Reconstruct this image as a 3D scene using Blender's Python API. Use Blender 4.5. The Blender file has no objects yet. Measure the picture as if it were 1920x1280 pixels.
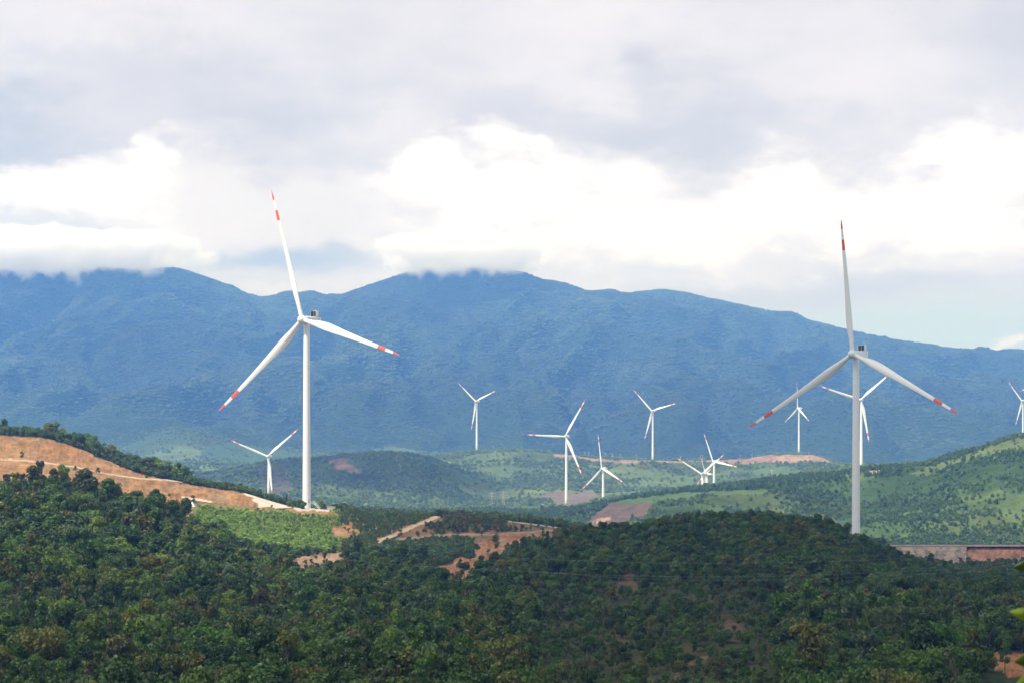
import bpy, bmesh, math, random
import numpy as np
from mathutils import Vector, Matrix

random.seed(7)
rng = np.random.default_rng(11)
sc = bpy.context.scene
COL = sc.collection
R = math.radians

# ------------------------------------------------------------------ camera
F = 85.0 / 36.0 * 1920.0          # focal length in photo pixels
CX, HY = 960.0, 860.0             # principal column and horizon row of the photo
cam_d = bpy.data.cameras.new('camera')
cam_d.lens = 85.0
cam_d.sensor_width = 36.0
cam_d.shift_y = (HY - 640.0) / 1920.0
cam_d.clip_start = 0.1
cam_d.clip_end = 60000.0
cam = bpy.data.objects.new('camera', cam_d)
cam.rotation_euler = (R(90), 0, 0)
COL.objects.link(cam)
cam_d.dof.use_dof = True
cam_d.dof.focus_distance = 1500.0
cam_d.dof.aperture_fstop = 18.0
sc.camera = cam

# ------------------------------------------------------------------ light
SUN = Vector((-0.50, -0.36, 0.90)).normalized()      # direction towards the sun
SUN_EL = math.asin(SUN.z)
SUN_AZ = math.atan2(SUN.x, SUN.y)
sun_d = bpy.data.lights.new('sun', 'SUN')
sun_d.energy = 4.6
sun_d.angle = R(0.5)
sun_d.color = (1.0, 0.955, 0.88)
sun = bpy.data.objects.new('sun', sun_d)
sun.rotation_euler = (-SUN).to_track_quat('-Z', 'Y').to_euler()
COL.objects.link(sun)

vs = sc.view_settings
vs.view_transform = 'Standard'
vs.look = 'None'
vs.exposure = 0.5
vs.gamma = 1.0
vs.use_curve_mapping = False
sc.cycles.use_denoising = True
sc.cycles.volume_bounces = 24
sc.cycles.max_bounces = 26
sc.cycles.diffuse_bounces = 3
sc.cycles.transparent_max_bounces = 24


class NT:
    """Small helper for building node trees."""
    def __init__(self, tree):
        self.t = tree
        self.n = tree.nodes
        self.l = tree.links

    def node(self, kind, **kw):
        nd = self.n.new(kind)
        for k, v in kw.items():
            setattr(nd, k, v)
        return nd

    def put(self, sock, val):
        if isinstance(val, bpy.types.NodeSocket):
            self.l.new(val, sock)
        elif isinstance(val, (tuple, list)) and len(val) == 3 and sock.type == 'RGBA':
            sock.default_value = (*val, 1.0)
        else:
            sock.default_value = val

    def math(self, op, a, b=None, c=None, clamp=False):
        nd = self.node('ShaderNodeMath', operation=op, use_clamp=clamp)
        self.put(nd.inputs[0], a)
        if b is not None:
            self.put(nd.inputs[1], b)
        if c is not None:
            self.put(nd.inputs[2], c)
        return nd.outputs[0]

    def vmath(self, op, a, b=None, s=None):
        nd = self.node('ShaderNodeVectorMath', operation=op)
        self.put(nd.inputs[0], a)
        if b is not None:
            self.put(nd.inputs[1], b)
        if s is not None:
            self.put(nd.inputs['Scale'], s)
        return nd.outputs['Value'] if op in ('LENGTH', 'DISTANCE', 'DOT_PRODUCT') else nd.outputs[0]

    def noise(self, vec, scale, detail=4.0, rough=0.55, dist=0.0, color=False):
        nd = self.node('ShaderNodeTexNoise')
        if vec is not None:
            self.put(nd.inputs['Vector'], vec)
        nd.inputs['Scale'].default_value = scale
        nd.inputs['Detail'].default_value = detail
        nd.inputs['Roughness'].default_value = rough
        nd.inputs['Distortion'].default_value = dist
        return nd.outputs['Color'] if color else nd.outputs[0]

    def ramp(self, v, a, b, lo=0.0, hi=1.0, smooth=True):
        nd = self.node('ShaderNodeMapRange')
        nd.interpolation_type = 'SMOOTHSTEP' if smooth else 'LINEAR'
        self.put(nd.inputs[0], v)
        nd.inputs[1].default_value = a
        nd.inputs[2].default_value = b
        nd.inputs[3].default_value = lo
        nd.inputs[4].default_value = hi
        return nd.outputs[0]

    def mix(self, fac, a, b, blend='MIX'):
        nd = self.node('ShaderNodeMix', data_type='RGBA', blend_type=blend)
        nd.clamp_factor = True
        self.put(nd.inputs[0], fac)
        self.put(nd.inputs[6], a)
        self.put(nd.inputs[7], b)
        return nd.outputs[2]


# ------------------------------------------------------------------ sky (world)
world = bpy.data.worlds.new('World')
sc.world = world
world.use_nodes = True
w = NT(world.node_tree)
w.n.clear()
tc = w.node('ShaderNodeTexCoord')
sep = w.node('ShaderNodeSeparateXYZ')
w.put(sep.inputs[0], tc.outputs['Generated'])
az = w.math('MULTIPLY', w.math('ARCTAN2', sep.outputs[0], sep.outputs[1]), 10.0)
el = w.math('MULTIPLY', w.math('ARCSINE', sep.outputs[2]), 10.0)
cmb = w.node('ShaderNodeCombineXYZ')
w.put(cmb.inputs[0], az)
w.put(cmb.inputs[1], el)
P0 = cmb.outputs[0]                                   # sky direction, tenths of a radian
stre = w.vmath('MULTIPLY', P0, (0.75, 1.5, 1.0))
n1 = w.noise(stre, 2.2, 6, 0.55, color=True)
n2 = w.noise(stre, 9.0, 6, 0.6, color=True)
warp = w.vmath('ADD', w.vmath('SCALE', w.vmath('SUBTRACT', n1, (0.5, 0.5, 0.5)), s=0.75),
               w.vmath('SCALE', w.vmath('SUBTRACT', n2, (0.5, 0.5, 0.5)), s=0.22))
P = w.vmath('ADD', P0, warp)


def sky_pt(x, y):
    return ((x - CX) / F * 10, (HY - y) / F * 10, 0.0)


def blob(x, y, rx, ry, soft0=0.35, soft1=1.0, vec=None):
    """Soft elliptical patch of cloud centred on a sky direction."""
    c = sky_pt(x, y)
    d = w.vmath('SUBTRACT', vec or P, c)
    d = w.vmath('MULTIPLY', d, (F / rx / 10, F / ry / 10, 0.0))
    return w.ramp(w.vmath('LENGTH', d), soft0, soft1, 1.0, 0.0)


nish = w.node('ShaderNodeTexSky')
nish.sky_type = 'NISHITA'
nish.sun_disc = False
nish.sun_elevation = SUN_EL
nish.sun_rotation = SUN_AZ
nish.air_density = 1.0
nish.dust_density = 1.5
SKYK = 0.10
clear = w.vmath('SCALE', nish.outputs[0], s=SKYK)

fine = w.noise(stre, 4.0, 5, 0.5)
mott = w.noise(stre, 1.3, 4, 0.5)
WARM = (.605, .59, .60)                                # what the blue haze in front takes back


def wc(r, g, b):
    return (r * WARM[0], g * WARM[1], b * WARM[2])


deck = w.mix(w.ramp(w.math('ADD', w.math('MULTIPLY', fine, 0.4), w.math('MULTIPLY', mott, 0.6)), 0.33, 0.66), wc(.88, .88, .90), wc(1.02, 1.01, 1.03))
for (x, y, rx, ry, k) in ((0, 280, 420, 110, .9), (470, 210, 420, 130, .6), (1230, 235, 520, 100, .6), (1880, 90, 260, 160, .5),
                          (150, 150, 300, 80, .3)):
    deck = w.mix(w.math('MULTIPLY', blob(x, y, rx, ry, 0.0), k), deck, wc(.64, .68, .71))
for (x, y, rx, ry, k) in ((1120, 70, 380, 130, .8), (250, 40, 420, 80, .5), (1600, 150, 260, 90, .5), (700, 230, 200, 60, .5)):
    deck = w.mix(w.math('MULTIPLY', blob(x, y, rx, ry, 0.0), k), deck, wc(1.12, 1.1, 1.12))
# lower sky: pale blue gap near the skyline
low = w.mix(w.ramp(el, sky_pt(0, 650)[1], sky_pt(0, 550)[1]), wc(.72, .90, .88), wc(.80, .88, .84))
skyc = w.mix(w.ramp(w.math('ADD', el, w.math('MULTIPLY', w.math('SUBTRACT', fine, 0.5), 0.35)), sky_pt(0, 600)[1], sky_pt(0, 490)[1]), low, deck)
white = w.mix(w.ramp(w.noise(stre, 3.0, 5, 0.55), 0.30, 0.52), wc(1.02, 1.03, 1.05), wc(1.5, 1.5, 1.5))
soft = wc(1.03, 1.03, 1.05)
for (x, y, rx, ry, k, c, s0) in ((900, 420, 1900, 160, .85, soft, .35), (150, 470, 620, 110, .85, wc(.90, .93, .92), .3),
                                 (330, 360, 340, 140, .95, soft, .2), (480, 385, 280, 110, .7, soft, .2), (120, 380, 300, 95, .9, white, .2), (235, 325, 140, 85, 1., white, .35),
                                 (900, 380, 360, 150, .9, white, .2), (870, 335, 200, 95, .9, white, .3), (1200, 410, 330, 120, .8, white, .1), (1700, 390, 400, 150, 1., white, .2),
                                 (1860, 335, 250, 125, 1., white, .3), (1520, 400, 300, 110, .8, white, .2), (640, 400, 280, 110, .8, soft, .1), (420, 370, 300, 100, .8, wc(1.12, 1.12, 1.13), .0)):
    skyc = w.mix(w.math('MULTIPLY', blob(x, y, rx, ry, s0), k), skyc, c)
Pw = w.vmath('ADD', P0, w.vmath('SCALE', warp, s=0.38))
# grey-blue streaks under the bright clouds
for (x, y, rx, ry, k, c) in ((545, 484, 280, 40, .95, wc(.56, .64, .75)), (1600, 548, 620, 40, .8, wc(.74, .77, .76)),
                             (1085, 365, 70, 42, .5, wc(.90, .97, 1.02)), (1190, 505, 360, 34, .5, wc(.88, .92, .90)),
                             (1650, 615, 480, 44, .8, wc(.74, .90, .88)), (540, 547, 220, 20, .9, wc(1.05, 1.05, 1.03)),
                             (1890, 658, 75, 14, .8, wc(1.2, 1.15, 1.1))):
    skyc = w.mix(w.math('MULTIPLY', blob(x, y, rx, ry, 0.1, vec=Pw), k), skyc, c)
# upper dome: broken cloud with clear sky between
dome = w.mix(w.ramp(w.noise(P0, 0.35, 5, 0.55), 0.42, 0.62), clear, (0.80, 0.80, 0.82))
skyc = w.mix(w.ramp(el, 2.0, 3.6), skyc, dome)
bg = w.node('ShaderNodeBackground')
w.put(bg.inputs[0], skyc)
bg.inputs[1].default_value = 1.0
wo = w.node('ShaderNodeOutputWorld')
w.l.new(bg.outputs[0], wo.inputs[0])


# ------------------------------------------------------------------ numpy noise
def _hash(ix, iy, seed):
    h = (ix.astype(np.int64) * 374761393 + iy.astype(np.int64) * 668265263 + seed * 974634541) & 0xFFFFFFFF
    h = ((h ^ (h >> 13)) * 1274126177) & 0xFFFFFFFF
    h = h ^ (h >> 16)
    return h.astype(np.float64) / 4294967295.0


def perlin(x, y, seed=0):
    x0 = np.floor(x)
    y0 = np.floor(y)
    fx, fy = x - x0, y - y0
    ux, uy = fx * fx * fx * (fx * (fx * 6 - 15) + 10), fy * fy * fy * (fy * (fy * 6 - 15) + 10)

    def g(dx, dy):
        a = _hash(x0 + dx, y0 + dy, seed) * 2 * np.pi
        return np.cos(a) * (fx - dx) + np.sin(a) * (fy - dy)
    a = g(0, 0) * (1 - ux) + g(1, 0) * ux
    b = g(0, 1) * (1 - ux) + g(1, 1) * ux
    return (a * (1 - uy) + b * uy) * 1.5


def fbm(x, y, seed=0, octv=4, gain=0.5):
    s, a, t = 0.0, 1.0, 0.0
    for i in range(octv):
        s = s + a * perlin(x * 2 ** i, y * 2 ** i, seed + i * 17)
        t += a
        a *= gain
    return s / t


# ------------------------------------------------------------------ terrain heights
cols = np.concatenate([np.arange(-700, -60, 16), np.arange(-60, 1980, 3.0), np.arange(1980, 2640, 16)]).astype(float)
NC = len(cols)


def line(pts, sm=5):
    p = np.array(pts, float)
    v = np.interp(cols, p[:, 0], p[:, 1])
    if sm:
        k = np.exp(-0.5 * (np.arange(-3 * sm, 3 * sm + 1) / sm) ** 2)
        k /= k.sum()
        v = np.convolve(np.pad(v, 3 * sm, mode='edge'), k, 'valid')
    return v


def zof(y, Y):
    return (HY - y) / F * Y


Ls = []          # (Y, z per column, noise weight, rows to the next line)


def addY(Y, pts, nw, n, sm=5):
    Ls.append([float(Y), zof(line(pts, sm), Y), nw, n])


def addZ(Y, z, nw, n):
    Ls.append([float(Y), np.full(NC, float(z)) if np.isscalar(z) else z, nw, n])


addZ(-60, -7, 0.2, 3)
addZ(0, -1.75, 0, 3)
addZ(8, -2.0, 0, 4)
addZ(30, -6, 0.1, 5)
addZ(120, -25, 0.5, 7)
addZ(250, -37, 1, 22)
addZ(430, zof(1285, 430), 1, 60)
addY(640, [(0, 1095), (300, 1135), (500, 1165), (800, 1170), (1100, 1150), (1400, 1130), (1700, 1150), (1920, 1175)], 1, 75, 20)
addY(860, [(-300, 924), (0, 924), (100, 919), (200, 939), (300, 962), (350, 986), (380, 1018), (430, 1055), (480, 1075), (560, 1090), (680, 1090), (760, 1100),
           (830, 1108), (880, 1098), (950, 1055), (1020, 1030), (1070, 1024), (1130, 1018), (1200, 1012), (1280, 998), (1350, 993), (1450, 992),
           (1530, 1005), (1600, 1029), (1650, 1060), (1700, 1080), (1750, 1098), (1800, 1108), (1920, 1097)], .35, 30)
addY(1000, [(0, 930), (200, 945), (350, 985), (400, 1030), (480, 1050), (560, 1058), (680, 1060), (760, 1072), (830, 1080), (880, 1070), (950, 1048),
            (1020, 1032), (1070, 1035), (1130, 1045), (1200, 1050), (1350, 1050), (1600, 1060), (1750, 1080), (1920, 1085)], .6, 50)
L10 = line([(0, 886), (90, 885), (180, 896), (250, 914), (330, 938), (370, 962), (450, 985), (575, 1010), (680, 1020), (760, 1028), (830, 1035), (880, 1030),
            (950, 1022), (1020, 1015), (1085, 1020), (1130, 1035), (1300, 1055), (1600, 1062), (1700, 1063), (1920, 1061)])
Ls.append([1200.0, zof(L10, 1200), .5, 45])
L11 = line([(-300, 800), (0, 812), (60, 813), (90, 820), (150, 840), (200, 862), (260, 884), (340, 903), (400, 915), (450, 921), (500, 937), (540, 949), (575, 953),
            (640, 957), (700, 964), (820, 968), (860, 970), (950, 976), (1030, 985), (1085, 994), (1130, 1003), (1200, 1015), (1300, 1021),
            (1600, 1022), (1920, 1022)], 3)
k = np.clip((cols - 1620) / 60, 0, 1)
L10b = (L10 * .12 + L11 * .88) * (1 - k) + 1057 * k
Ls.append([1324.0, zof(L10b, 1324), .25, 16])
z11 = zof(L11, 1350)
Ls.append([1350.0, z11, .08, 12])
Ls.append([1392.0, z11 - 0.6, .05, 12])
addY(1650, [(0, 880), (300, 940), (540, 990), (900, 1012), (1100, 1032), (1300, 1042), (1600, 1047), (1920, 1042)], .6, 14)
addY(2100, [(0, 965), (300, 975), (600, 985), (900, 1000), (1000, 1003), (1100, 1012), (1300, 1025), (1600, 1030), (1920, 1030)], 1, 24)
N_NEAR = len(Ls) - 1
addY(2400, [(0, 985), (600, 988), (900, 992), (1000, 986), (1100, 985), (1200, 975), (1400, 962), (1600, 955), (1700, 950), (1800, 932), (1920, 900), (2100, 900)], 1, 42)
addY(2700, [(0, 985), (850, 986), (930, 980), (1000, 972), (1100, 953), (1200, 932), (1300, 919), (1400, 911), (1500, 899), (1600, 890), (1650, 886), (1720, 877),
            (1790, 860), (1850, 840), (1900, 822), (1960, 815), (2100, 830), (2600, 850)], .3, 12)
addY(3100, [(0, 960), (500, 960), (850, 966), (950, 963), (1000, 962), (1062, 958), (1130, 955), (1250, 937), (1400, 923), (1614, 897), (1700, 895), (1920, 860)], .5, 22)
addY(3590, [(0, 930), (400, 925), (504, 928), (600, 940), (700, 955), (860, 958), (950, 956), (1062, 948), (1130, 945), (1250, 930), (1400, 915), (1500, 894), (1560, 885),
            (1614, 880), (1700, 877), (1750, 880), (1920, 870)], .4, 46)
addY(4300, [(-300, 900), (0, 900), (300, 897), (400, 893), (430, 884), (500, 872), (560, 867), (620, 861), (700, 855), (760, 852), (800, 860), (840, 880), (880, 900), (940, 915),
            (1062, 912), (1131, 922), (1250, 918), (1317, 916), (1400, 908), (1560, 890), (1700, 888), (1920, 880)], .45, 16)
addY(4700, [(0, 895), (400, 895), (600, 880), (760, 868), (800, 872), (860, 882), (960, 880), (1100, 885), (1224, 887), (1400, 887), (1560, 883), (1920, 885)], 1, 40)
addY(5250, [(0, 862), (230, 862), (300, 866), (400, 872), (560, 872), (700, 862), (760, 853), (800, 858), (860, 849), (900, 846), (960, 842), (1020, 847), (1060, 853), (1100, 858),
            (1224, 864), (1400, 863), (1440, 855), (1530, 855), (1560, 868), (1600, 878), (1700, 883), (1920, 883)], .15, 12, 3)
addY(5800, [(0, 866), (560, 874), (700, 866), (800, 860), (900, 852), (1060, 858), (1224, 866), (1400, 862), (1440, 853), (1500, 851), (1540, 856), (1580, 876), (1700, 886), (1920, 888)], .15, 15)
addY(6600, [(-300, 850), (0, 850), (150, 845), (230, 835), (300, 814), (350, 812), (400, 824), (450, 836), (560, 848), (700, 850), (900, 856), (1200, 870), (1920, 888)], .5, 36)
N_MID = len(Ls) - 1
addY(8000, [(0, 775), (300, 790), (600, 795), (900, 782), (1200, 792), (1500, 805), (1920, 835)], .8, 80, 20)
addY(10000, [(-300, 640), (0, 640), (300, 650), (450, 690), (560, 700), (640, 672), (760, 640), (1100, 655), (1500, 712), (1920, 765)], 1, 80, 20)
addY(11600, [(-500, 510), (0, 508), (150, 509), (260, 507), (330, 507), (362, 515), (400, 534), (418, 542), (432, 541), (444, 547), (462, 555), (482, 559), (500, 561), (520, 558), (532, 554), (546, 552), (558, 556), (572, 554), (584, 551), (596, 556), (610, 561), (622, 557), (634, 558), (645, 557), (680, 547),
             (740, 526), (800, 506), (870, 500), (930, 508), (985, 522), (1010, 533), (1060, 541), (1100, 556), (1150, 553), (1165, 556), (1200, 551), (1240, 550), (1300, 562), (1380, 576),
             (1450, 591), (1490, 596), (1510, 608), (1600, 630), (1700, 651), (1800, 664), (1860, 656), (1900, 661), (1960, 668), (2300, 700)], .09, 12, 1)
addY(13500, [(0, 560), (600, 610), (900, 570), (1300, 610), (1900, 720)], .5, 1, 20)

# monotone (pchip) interpolation along the depth direction
Yk = np.array([l[0] for l in Ls])
Zk = np.array([l[1] for l in Ls])               # lines x columns
h = np.diff(Yk)[:, None]
dl = np.diff(Zk, axis=0) / h
m = np.zeros_like(Zk)
w1 = 2 * h[1:] + h[:-1]
w2 = h[1:] + 2 * h[:-1]
with np.errstate(divide='ignore', invalid='ignore'):
    hm = (w1 + w2) / (w1 / dl[:-1] + w2 / dl[1:])
m[1:-1] = np.where(dl[:-1] * dl[1:] > 0, hm, 0)
m[0], m[-1] = dl[0], dl[-1]
rowsY, rowsZ, rowsW, row_of_line = [], [], [], []
for i, l in enumerate(Ls):
    row_of_line.append(len(rowsY))
    n = l[3] if i < len(Ls) - 1 else 1
    for j in range(n):
        if i == len(Ls) - 1:
            rowsY.append(Yk[i]); rowsZ.append(Zk[i]); rowsW.append(l[2])
            break
        t = j / n
        hh = Yk[i + 1] - Yk[i]
        h00, h10 = 2 * t ** 3 - 3 * t * t + 1, t ** 3 - 2 * t * t + t
        h01, h11 = -2 * t ** 3 + 3 * t * t, t ** 3 - t * t
        rowsY.append(Yk[i] + hh * t)
        rowsZ.append(h00 * Zk[i] + h10 * hh * m[i] + h01 * Zk[i + 1] + h11 * hh * m[i + 1])
        ts = t * t * (3 - 2 * t)
        rowsW.append(l[2] * (1 - ts) + Ls[i + 1][2] * ts)
RY = np.array(rowsY)
NR = len(RY)
GZ = np.array(rowsZ)
GY = np.repeat(RY[:, None], NC, 1)
reach = GY + 40 * np.exp(-GY / 100.0)
GX = (cols[None, :] - CX) / F * reach
WN = np.array(rowsW)[:, None]
GZ = GZ + WN * np.clip(GY / 400, 0, 1) * np.where(GY < 1900, 1, 0) * (fbm(GX / 70, GY / 70, 3) * 4 + fbm(GX / 14, GY / 14, 5, 3) * 1.0)
GZ = GZ + WN * np.where((GY >= 1900) & (GY < 7000), 1, 0) * np.clip((GY - 1900) / 300, 0, 1) * (
    (0.35 - np.abs(fbm(GX / 260, GY / 420, 21, 4))) * 42 + fbm(GX / 60, GY / 60, 22, 3) * 7)
wx = GX + 500 * fbm(GX / 2200, GY / 2200, 33, 3)
gul = np.abs(fbm(wx / 620, GY / 2600, 41, 4, 0.55))
GZ = GZ + WN * np.clip((GY - 6600) / 700, 0, 1) * ((0.30 - gul) * 560 + fbm(GX / 160, GY / 160, 43, 4) * 26)
PX = cols[None, :] + 0 * GY                       # design pixel column of each vertex
PY = HY - GZ / np.maximum(GY, 1) * F              # photo row each vertex falls on
occ = np.minimum.accumulate(np.where(GY > 20, PY, 9e9), axis=0)


def grid_at(A, X, Y):
    rch = Y + 40 * np.exp(-Y / 100.0)
    x = CX + X / rch * F
    c = np.clip(np.searchsorted(cols, x) - 1, 0, NC - 2)
    r = np.clip(np.searchsorted(RY, Y) - 1, 0, NR - 2)
    fc = np.clip((x - cols[c]) / (cols[c + 1] - cols[c]), 0, 1)
    fr = np.clip((Y - RY[r]) / (RY[r + 1] - RY[r]), 0, 1)
    return (A[r, c] * (1 - fc) + A[r, c + 1] * fc) * (1 - fr) + (A[r + 1, c] * (1 - fc) + A[r + 1, c + 1] * fc) * fr


def ground_z(X, Y):
    return float(grid_at(GZ, np.array([X]), np.array([Y]))[0])


def at(x, y, Y):
    """World point that the photo shows at pixel (x, y), Y metres away."""
    return Vector(((x - CX) / F * Y, Y, (HY - y) / F * Y))


# ------------------------------------------------------------------ land cover (albedo)
def inpoly(x, y, poly):
    p = np.array(poly, float)
    r = np.zeros(np.broadcast(x, y).shape, bool)
    j = len(p) - 1
    for i in range(len(p)):
        xi, yi, xj, yj = *p[i], *p[j]
        if yi != yj:
            r ^= ((yi > y) != (yj > y)) & (x < (xj - xi) * (y - yi) / (yj - yi) + xi)
        j = i
    return r


def near_line(x, y, pts, wd):
    d = np.full(np.broadcast(x, y).shape, 1e9)
    for (x0, y0), (x1, y1) in zip(pts[:-1], pts[1:]):
        L2 = (x1 - x0) ** 2 + (y1 - y0) ** 2
        t = np.clip(((x - x0) * (x1 - x0) + (y - y0) * (y1 - y0)) / L2, 0, 1)
        d = np.minimum(d, np.hypot(x - x0 - t * (x1 - x0), y - y0 - t * (y1 - y0)))
    return d < wd


OR_ = (.275, .146, .064)
COVER = [   # name, polygon, Y range, colour, bare (no trees)
    ('plant', [(345, 940), (400, 944), (480, 950), (575, 955), (650, 958), (830, 966), (715, 1014), (700, 1030), (560, 1040), (480, 1030), (440, 1022), (372, 990), (350, 960)], (1000, 1400), (.17, .15, .06), 2),
    ('drygrass', [(820, 964), (1130, 1000), (1110, 1020), (1020, 1030), (950, 1040), (880, 1012), (790, 1006), (730, 1014)], (980, 1400), (.15, .11, .055), 2),
    ('soil', [(-700, 780), (0, 814), (90, 821), (150, 841), (200, 863), (260, 887), (340, 906), (440, 919), (470, 925), (486, 950), (440, 947), (400, 942), (360, 938), (345, 950), (330, 960), (280, 935), (200, 918), (100, 905), (-700, 905)], (1010, 1375), OR_, 1),
    ('pale', [(458, 924), (480, 922), (500, 929), (520, 937), (548, 951), (520, 951), (485, 950), (475, 936)], (1150, 1385), (.52, .43, .34), 1),
    ('pad', [(548, 950), (600, 952), (640, 956), (600, 958), (548, 956)], (1300, 1400), (.42, .35, .27), 1),
    ('patch', [(622, 986), (660, 984), (672, 996), (650, 1004), (625, 1000)], (1000, 1400), (.30, .16, .075), 1),
    ('rock', [(546, 1046), (600, 1037), (655, 1035), (640, 1052), (590, 1060), (556, 1064)], (880, 1250), (.30, .19, .125), 1),
    ('red', [(891, 1014), (923, 1011), (929, 1024), (963, 1027), (942, 1035), (934, 1048), (919, 1056), (904, 1062), (887, 1086), (876, 1080), (856, 1084), (831, 1078), (810, 1066), (850, 1052), (865, 1042), (880, 1050), (891, 1042), (886, 1029)], (850, 1350), (.29, .125, .062), 1),
    ('red', [(936, 1003), (972, 999), (983, 1012), (968, 1028), (940, 1025)], (900, 1350), (.27, .125, .065), 1),
    ('red', [(985, 1000), (1030, 996), (1040, 1003), (1000, 1012)], (900, 1350), (.24, .13, .07), 2),
    ('red', [(1815, 1024), (2640, 1024), (2640, 1064), (1815, 1064)], (1300, 1350.5), (.42, .21, .13), 1),
    ('red', [(1836, 1232), (1860, 1218), (1885, 1230), (1900, 1226), (1960, 1220), (1960, 1256), (1890, 1268), (1865, 1252), (1845, 1244)], (380, 640), (.30, .13, .06), 1),
    ('brown', [(1165, 1050), (1195, 1050), (1190, 1085), (1200, 1110), (1150, 1115), (1140, 1100), (1170, 1085)], (640, 900), (.095, .07, .045), 2),
    ('brown', [(1320, 1175), (1370, 1160), (1400, 1180), (1385, 1200), (1335, 1195)], (430, 800), (.10, .07, .045), 2),
    ('brown', [(1270, 1240), (1330, 1228), (1320, 1240), (1285, 1250), (1275, 1290), (1262, 1290)], (380, 700), (.14, .085, .05), 2),
    ('brown', [(1050, 1175), (1085, 1165), (1090, 1185), (1060, 1200)], (430, 800), (.10, .065, .045), 2),
    # middle hills
    ('burnt', [(1088, 994), (1110, 968), (1140, 945), (1170, 938), (1222, 938), (1215, 965), (1180, 978), (1140, 994)], (2050, 2700), (.105, .080, .062), 1),
    ('burnt', [(1112, 976), (1145, 968), (1146, 973), (1115, 980)], (2050, 2700), (.30, .20, .14), 1),
    ('field', [(1150, 940), (1290, 922), (1440, 917), (1440, 925), (1300, 932), (1180, 945)], (2050, 2720), (.075, .12, .045), 1),
    ('field', [(1700, 890), (1760, 868), (1800, 856), (1850, 838), (1925, 815), (1960, 814), (1960, 840), (1900, 842), (1850, 855), (1790, 872), (1740, 890)], (2050, 2760), (.10, .135, .045), 2),
    ('field', [(1800, 935), (1880, 915), (1890, 925), (1840, 945)], (2050, 2720), (.085, .125, .042), 2),
    ('field', [(1570, 888), (1640, 884), (1640, 895), (1600, 905)], (2050, 2760), (.085, .12, .042), 2),
    ('pink', [(1012, 928), (1050, 920), (1080, 926), (1110, 918), (1128, 936), (1070, 948), (1040, 942)], (3500, 4400), (.15, .118, .09), 1),
    ('red', [(610, 862), (640, 859), (656, 857), (650, 867), (668, 876), (682, 887), (655, 887), (635, 879), (618, 870)], (3600, 4400), (.20, .115, .08), 1),
    ('purple', [(482, 872), (530, 870), (545, 905), (540, 930), (500, 930), (490, 900)], (3300, 4350), (.095, .085, .062), 2),
    ('red', [(1036, 850), (1060, 852), (1145, 862), (1280, 864), (1400, 859), (1440, 852), (1535, 852), (1565, 870), (1540, 872), (1480, 870), (1420, 869), (1290, 868), (1140, 868), (1040, 857)], (4850, 5900), (.25, .165, .12), 1),
    ('red', [(1360, 866), (1420, 864), (1420, 868), (1360, 870)], (4850, 5900), (.25, .165, .12), 1),
    ('field', [(230, 838), (300, 806), (350, 800), (380, 815), (330, 835), (270, 850)], (5900, 7400), (.052, .085, .032), 2),
    ('field', [(370, 850), (420, 828), (500, 838), (560, 850), (540, 868), (420, 872)], (5000, 7400), (.056, .092, .034), 2),
    ('field', [(690, 842), (740, 836), (790, 846), (760, 856), (700, 854)], (5900, 7400), (.08, .12, .045), 2),
]
LINES = [
    ([(-700, 850), (0, 860), (58, 864), (96, 868), (143, 875), (177, 883), (223, 891), (258, 896), (309, 898.5), (345, 903)], 1.25, (1100, 1370), (.43, .33, .235)),
    ([(342, 931), (375, 936), (395, 940)], 1.8, (1050, 1370), (.55, .43, .31)),
    ([(708, 1016), (745, 999), (780, 984), (826, 965)], 3.2, (1000, 1390), (.37, .275, .19)),
    ([(742, 1011), (800, 1005), (850, 1001), (920, 1001), (1000, 996), (1036, 993)], 1.7, (950, 1380), (.27, .185, .12)),
    ([(950, 976), (1030, 986), (1085, 995), (1130, 1003)], 1.4, (1300, 1395), (.27, .225, .17)),
    ([(350, 968), (362, 952), (352, 940)], 4.0, (1000, 1380), (.42, .21, .10)),
    ([(352, 985), (368, 995)], 3.0, (950, 1380), (.42, .21, .10)),
    ([(918, 962), (990, 960.5), (1060, 959)], 2.0, (2800, 3400), (.36, .20, .14)),
    ([(1630, 884), (1652, 883)], 2.2, (2500, 3700), (.36, .20, .13)),
]
jx = fbm(PX / 16, PY / 10, 61, 3) * 9
jy = fbm(PX / 16, PY / 10, 62, 3) * 6
CV = np.zeros((NR, NC, 3))
near_c, mid_c, far_c = np.array((.040, .050, .022)), np.array((.044, .078, .028)), np.array((.027, .050, .019))
kk = np.clip((GY - 1900) / 200, 0, 1)[..., None]
kf = np.clip((GY - 6300) / 500, 0, 1)[..., None]
CV[:] = near_c * (1 - kk) + (mid_c * (1 - kf) + far_c * kf) * kk
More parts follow.
